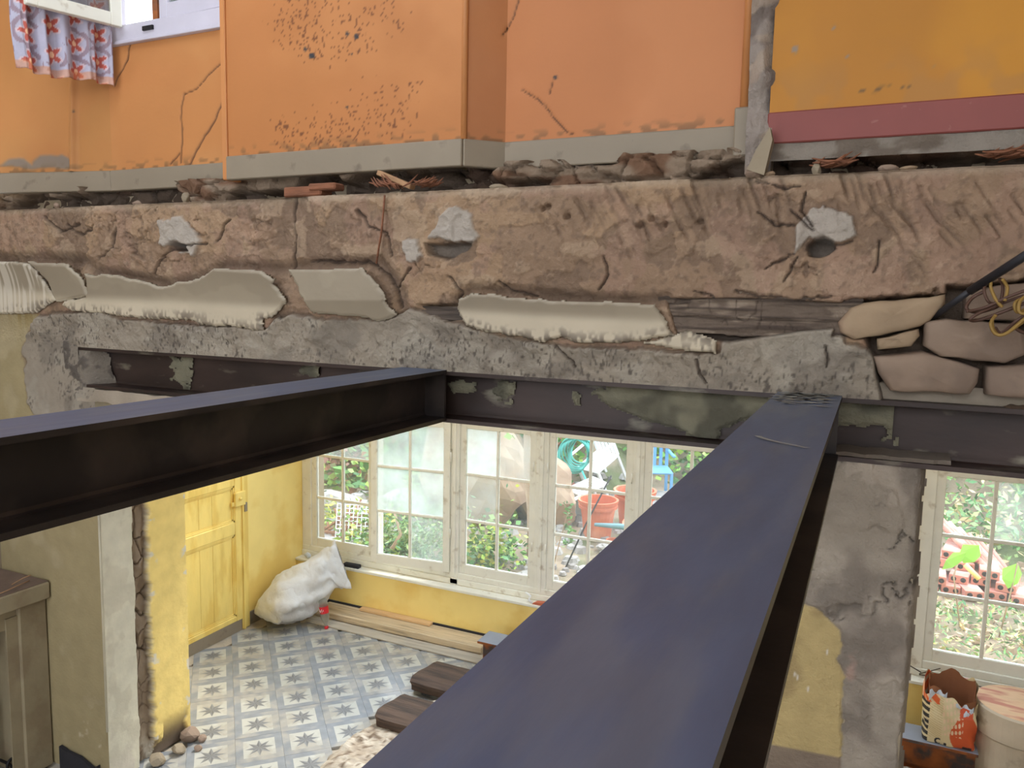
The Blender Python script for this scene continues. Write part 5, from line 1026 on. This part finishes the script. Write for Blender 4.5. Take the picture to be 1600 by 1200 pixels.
def chair(name, x, y, z, rz, tilt, m, label, s=1.):
    e = empty(name, (x, y, z), label, 'chair'); T = Tm((x, y, z), rz) @ Matrix.Rotation(tilt, 4, 'X') @ Matrix.Scale(s, 4)
    b = MB(); b.box((-.22, -.22, .40), (.22, .22, .43), T=T, bev=.01); b.build('seat', m, e)
    b = MB(); b.box((-.22, .2, .43), (-.18, .23, .86), T=T); b.box((.18, .2, .43), (.22, .23, .86), T=T); b.box((-.22, .2, .82), (.22, .23, .88), T=T, bev=.01)
    for k in range(4): b.box((-.14+k*.08, .205, .43), (-.10+k*.08, .225, .83), T=T)
    b.build('backrest', m, e)
    for sx in (-1, 1):
        for sy in (-1, 1): b = MB(); b.box((sx*.2-.018, sy*.2-.018, 0), (sx*.2+.018, sy*.2+.018, .41), T=T); b.build('leg', m, e)
    for sx in (-1, 1): b = MB(); b.box((sx*.22-.02, -.22, .62), (sx*.22+.02, .22, .65), T=T, bev=.008); b.build('armrest', m, e)
    return e
chair('garden_chair', -3.05, 9.7, .15, -.5, .5, 'white_plastic', 'tipped white plastic garden chair behind the pots', .95)
chair('garden_chair', -2.35, 9.35, .12, .4, 0, 'blue_paint', 'pale blue garden chair seen through the fifth window', .95)
chair('garden_chair', -3.2, 8.15, .10, 2.4, 1.25, 'white_plastic', 'white plastic chair lying on its back left of the large pot', .8)
b = MB()
for k in range(7):
    r = .20-.01*k; cx, cy, cz = -3.35+.02*k, 9.15, .62+.012*k; b.tube([(cx+r*math.cos(a), cy+.03*math.sin(3*a+k), cz+r*1.15*math.sin(a)) for a in np.linspace(0, 2*math.pi, 26)], .013, 5)
b.tube([(-3.2, 9.1, .45), (-3.05, 9.0, .25), (-3.15, 8.9, .12), (-3.4, 8.9, .1)], .013, 5); tag(b.build('garden_hose', 'turquoise_plastic'), 'coiled turquoise garden hose hanging beside the tipped white chair', 'hose')
limb([P(881, 893, Y=6.7), P(915, 820, Y=6.9), P(955, 743, Y=7.1)], .008, 'garden_cane', 'black_iron', 'thin dark cane standing in front of the terracotta pots', 'cane')
sp_ = empty('ivy_sprig', (-2.5, 5.7, 0), 'thin climbing sprig with small dark leaves outside the fourth window', 'plant')
pts = [P(866, 880, Y=5.8), P(876, 840, Y=5.8), P(888, 800, Y=5.8)]; limb([np.array([pts[0][0], 5.8, 0])]+pts, .005, 'stem', 'bark', parent=sp_)
leaves('foliage', lambda rs, n: pts[2]+np.stack([rs.normal(0, .02, n), rs.normal(0, .02, n), rs.uniform(-.3, .08, n)], -1), 70, .045, [(84, 128, 66), (104, 150, 76)], seed=12, parent=sp_)
b = MB(); q = P(507, 838, Z=.12)
b.prism([(-.28, -.2), (.26, -.24), (.3, .18), (-.25, .22)], 'z', .06, .13, T=Tm((q[0], q[1]-.1, 0))); tag(b.build('stone_slab', 'pale_rock'), 'flat bluish white slab low in the leftmost window', 'slab')
tw = MB(); rs = random.Random(9); q = P(540, 835, Z=.1)
for k in range(34):
    x = q[0]+rs.uniform(-.16, .16); y = q[1]+rs.uniform(-.2, .2); a = rs.uniform(0, 3.1); L = rs.uniform(.1, .28); tw.tube([(x-L*math.cos(a), y-L*.5*math.sin(a), .08+rs.uniform(0, .1)), (x+L*math.cos(a), y+L*.5*math.sin(a), .12+rs.uniform(0, .28))], .011, 5)
tag(tw.build('twig_heap', 'splinter_wood'), 'heap of reddish brown twigs low in the leftmost window', 'twigs', kind='stuff')
b = MB(); q = P(562, 840, Z=.1); T = Tm((q[0]+.03, q[1]-.15, .05), .3, -.2)
for k in range(10): b.box((-.2+k*.044, -.004, 0), (-.192+k*.044, .004, .42), T=T)
for k in range(11): b.box((-.2, -.006, k*.042), (.2, .002, .008+k*.042), T=T)
tag(b.build('wire_grid', 'white_plastic'), 'white plastic grid leaning outside the leftmost window', 'grid')
limb([P(612, 858, Y=5.9), P(626, 835, Y=6.0), P(616, 800, Y=6.1)], [.02, .016, .012], 'dry_branch', 'bark', 'bare brown branch seen low through the ajar casement', 'branch')
# pile of hollow clay bricks, each of its own
BM = None
def hollow_brick(x, y, z, rz, L=.5, label='', s=.2, h=.09):
    e = empty('hollow_brick', (x, y, z), label, 'brick', 'hollow bricks heaped outside the right window'); T = Tm((x, y, z), rz)
    b = MB(); b.box((-s/2, 0, 0), (s/2, L, h), T=T, bev=.003)
    b.build('brick_body', 'brick', e)
    for k in range(2): b = MB(); b.lathe([(.022, 0), (.022, .002)], n=10, T=T @ Tm((-s/4+k*s/2, -.001, h/2), 0, math.pi/2)); b.build('hole_shade_disc', 'hole_shade', e)  # flat dark discs paint the shade inside the holes, the brick is solid
    return e
rs = random.Random(21); k = 0
nm = ['leftmost', 'second from the left', 'third from the left', 'fourth from the left', 'rightmost']; rw = ['bottom', 'second', 'third', 'top']
for r in range(4):
    for c_ in range(5-r):
        x = .60+c_*.175+r*.06; y = 7.6+r*.10+rs.uniform(-.08, .08); hollow_brick(x, y, .02+r*.078+float(gz_(x, y)), rs.uniform(-.25, .3), .45, 'pink hollow clay brick in the %s row of the heap, %s' % (rw[r], nm[c_] if c_ < 4-r or r == 0 and c_ < 4 else 'rightmost'), s=.15, h=.072)
b = MB()
for k in range(7): b.tube([(.98+k*.06, 7.9, .34-.035*k), (.62+k*.085, 8.4, .62-.045*k)], .028, 8)
tag(b.build('clay_pipes', 'brick'), 'bundle of long pink clay tubes leaning above the hollow brick heap', 'pipes', kind='stuff')
b = MB(); b.tube([P(1508, 882, Y=7.45), P(1530, 905, Y=7.4)], .022, 10); tag(b.build('yellow_tube', 'yellow_paint'), 'short yellow tube lying on the pink brick heap', 'tube')
bg_ = empty('broad_leaf_plant', (.8, 6.9, 0), 'broad bright green leaves in front of the brick heap, right window', 'plant')
for k, (a, b2, wd) in enumerate(((P(1472, 890, Y=6.9), P(1512, 862, Y=6.9), .055), (P(1505, 880, Y=7), P(1530, 852, Y=7), .09), (P(1575, 920, Y=6.9), P(1590, 880, Y=6.9), .08))):
    d = b2-a; s = np.cross(d, [0, 1., 0]); s /= np.linalg.norm(s); vs = [a, a+d*.3+s*wd*.8+[0, -.02, 0], a+d*.65+s*wd, b2, a+d*.65-s*wd*.7+[0, .02, 0], a+d*.3-s*wd*.6]
    m_ = MB(); m_.add(vs, [(0, 1, 2, 3, 4, 5)], col=lin((150, 214, 84))); m_.build('leaf', 'leaf', bg_, fix=False)
limb([np.array([.8, 6.9, 0]), P(1490, 900, Y=6.9), P(1500, 870, Y=6.95)], .006, 'stem', 'bark', parent=bg_)
limb([np.array([1.05, 6.9, 0]), P(1578, 930, Y=6.9), P(1590, 880, Y=6.9)], .006, 'stem', 'bark', parent=bg_)
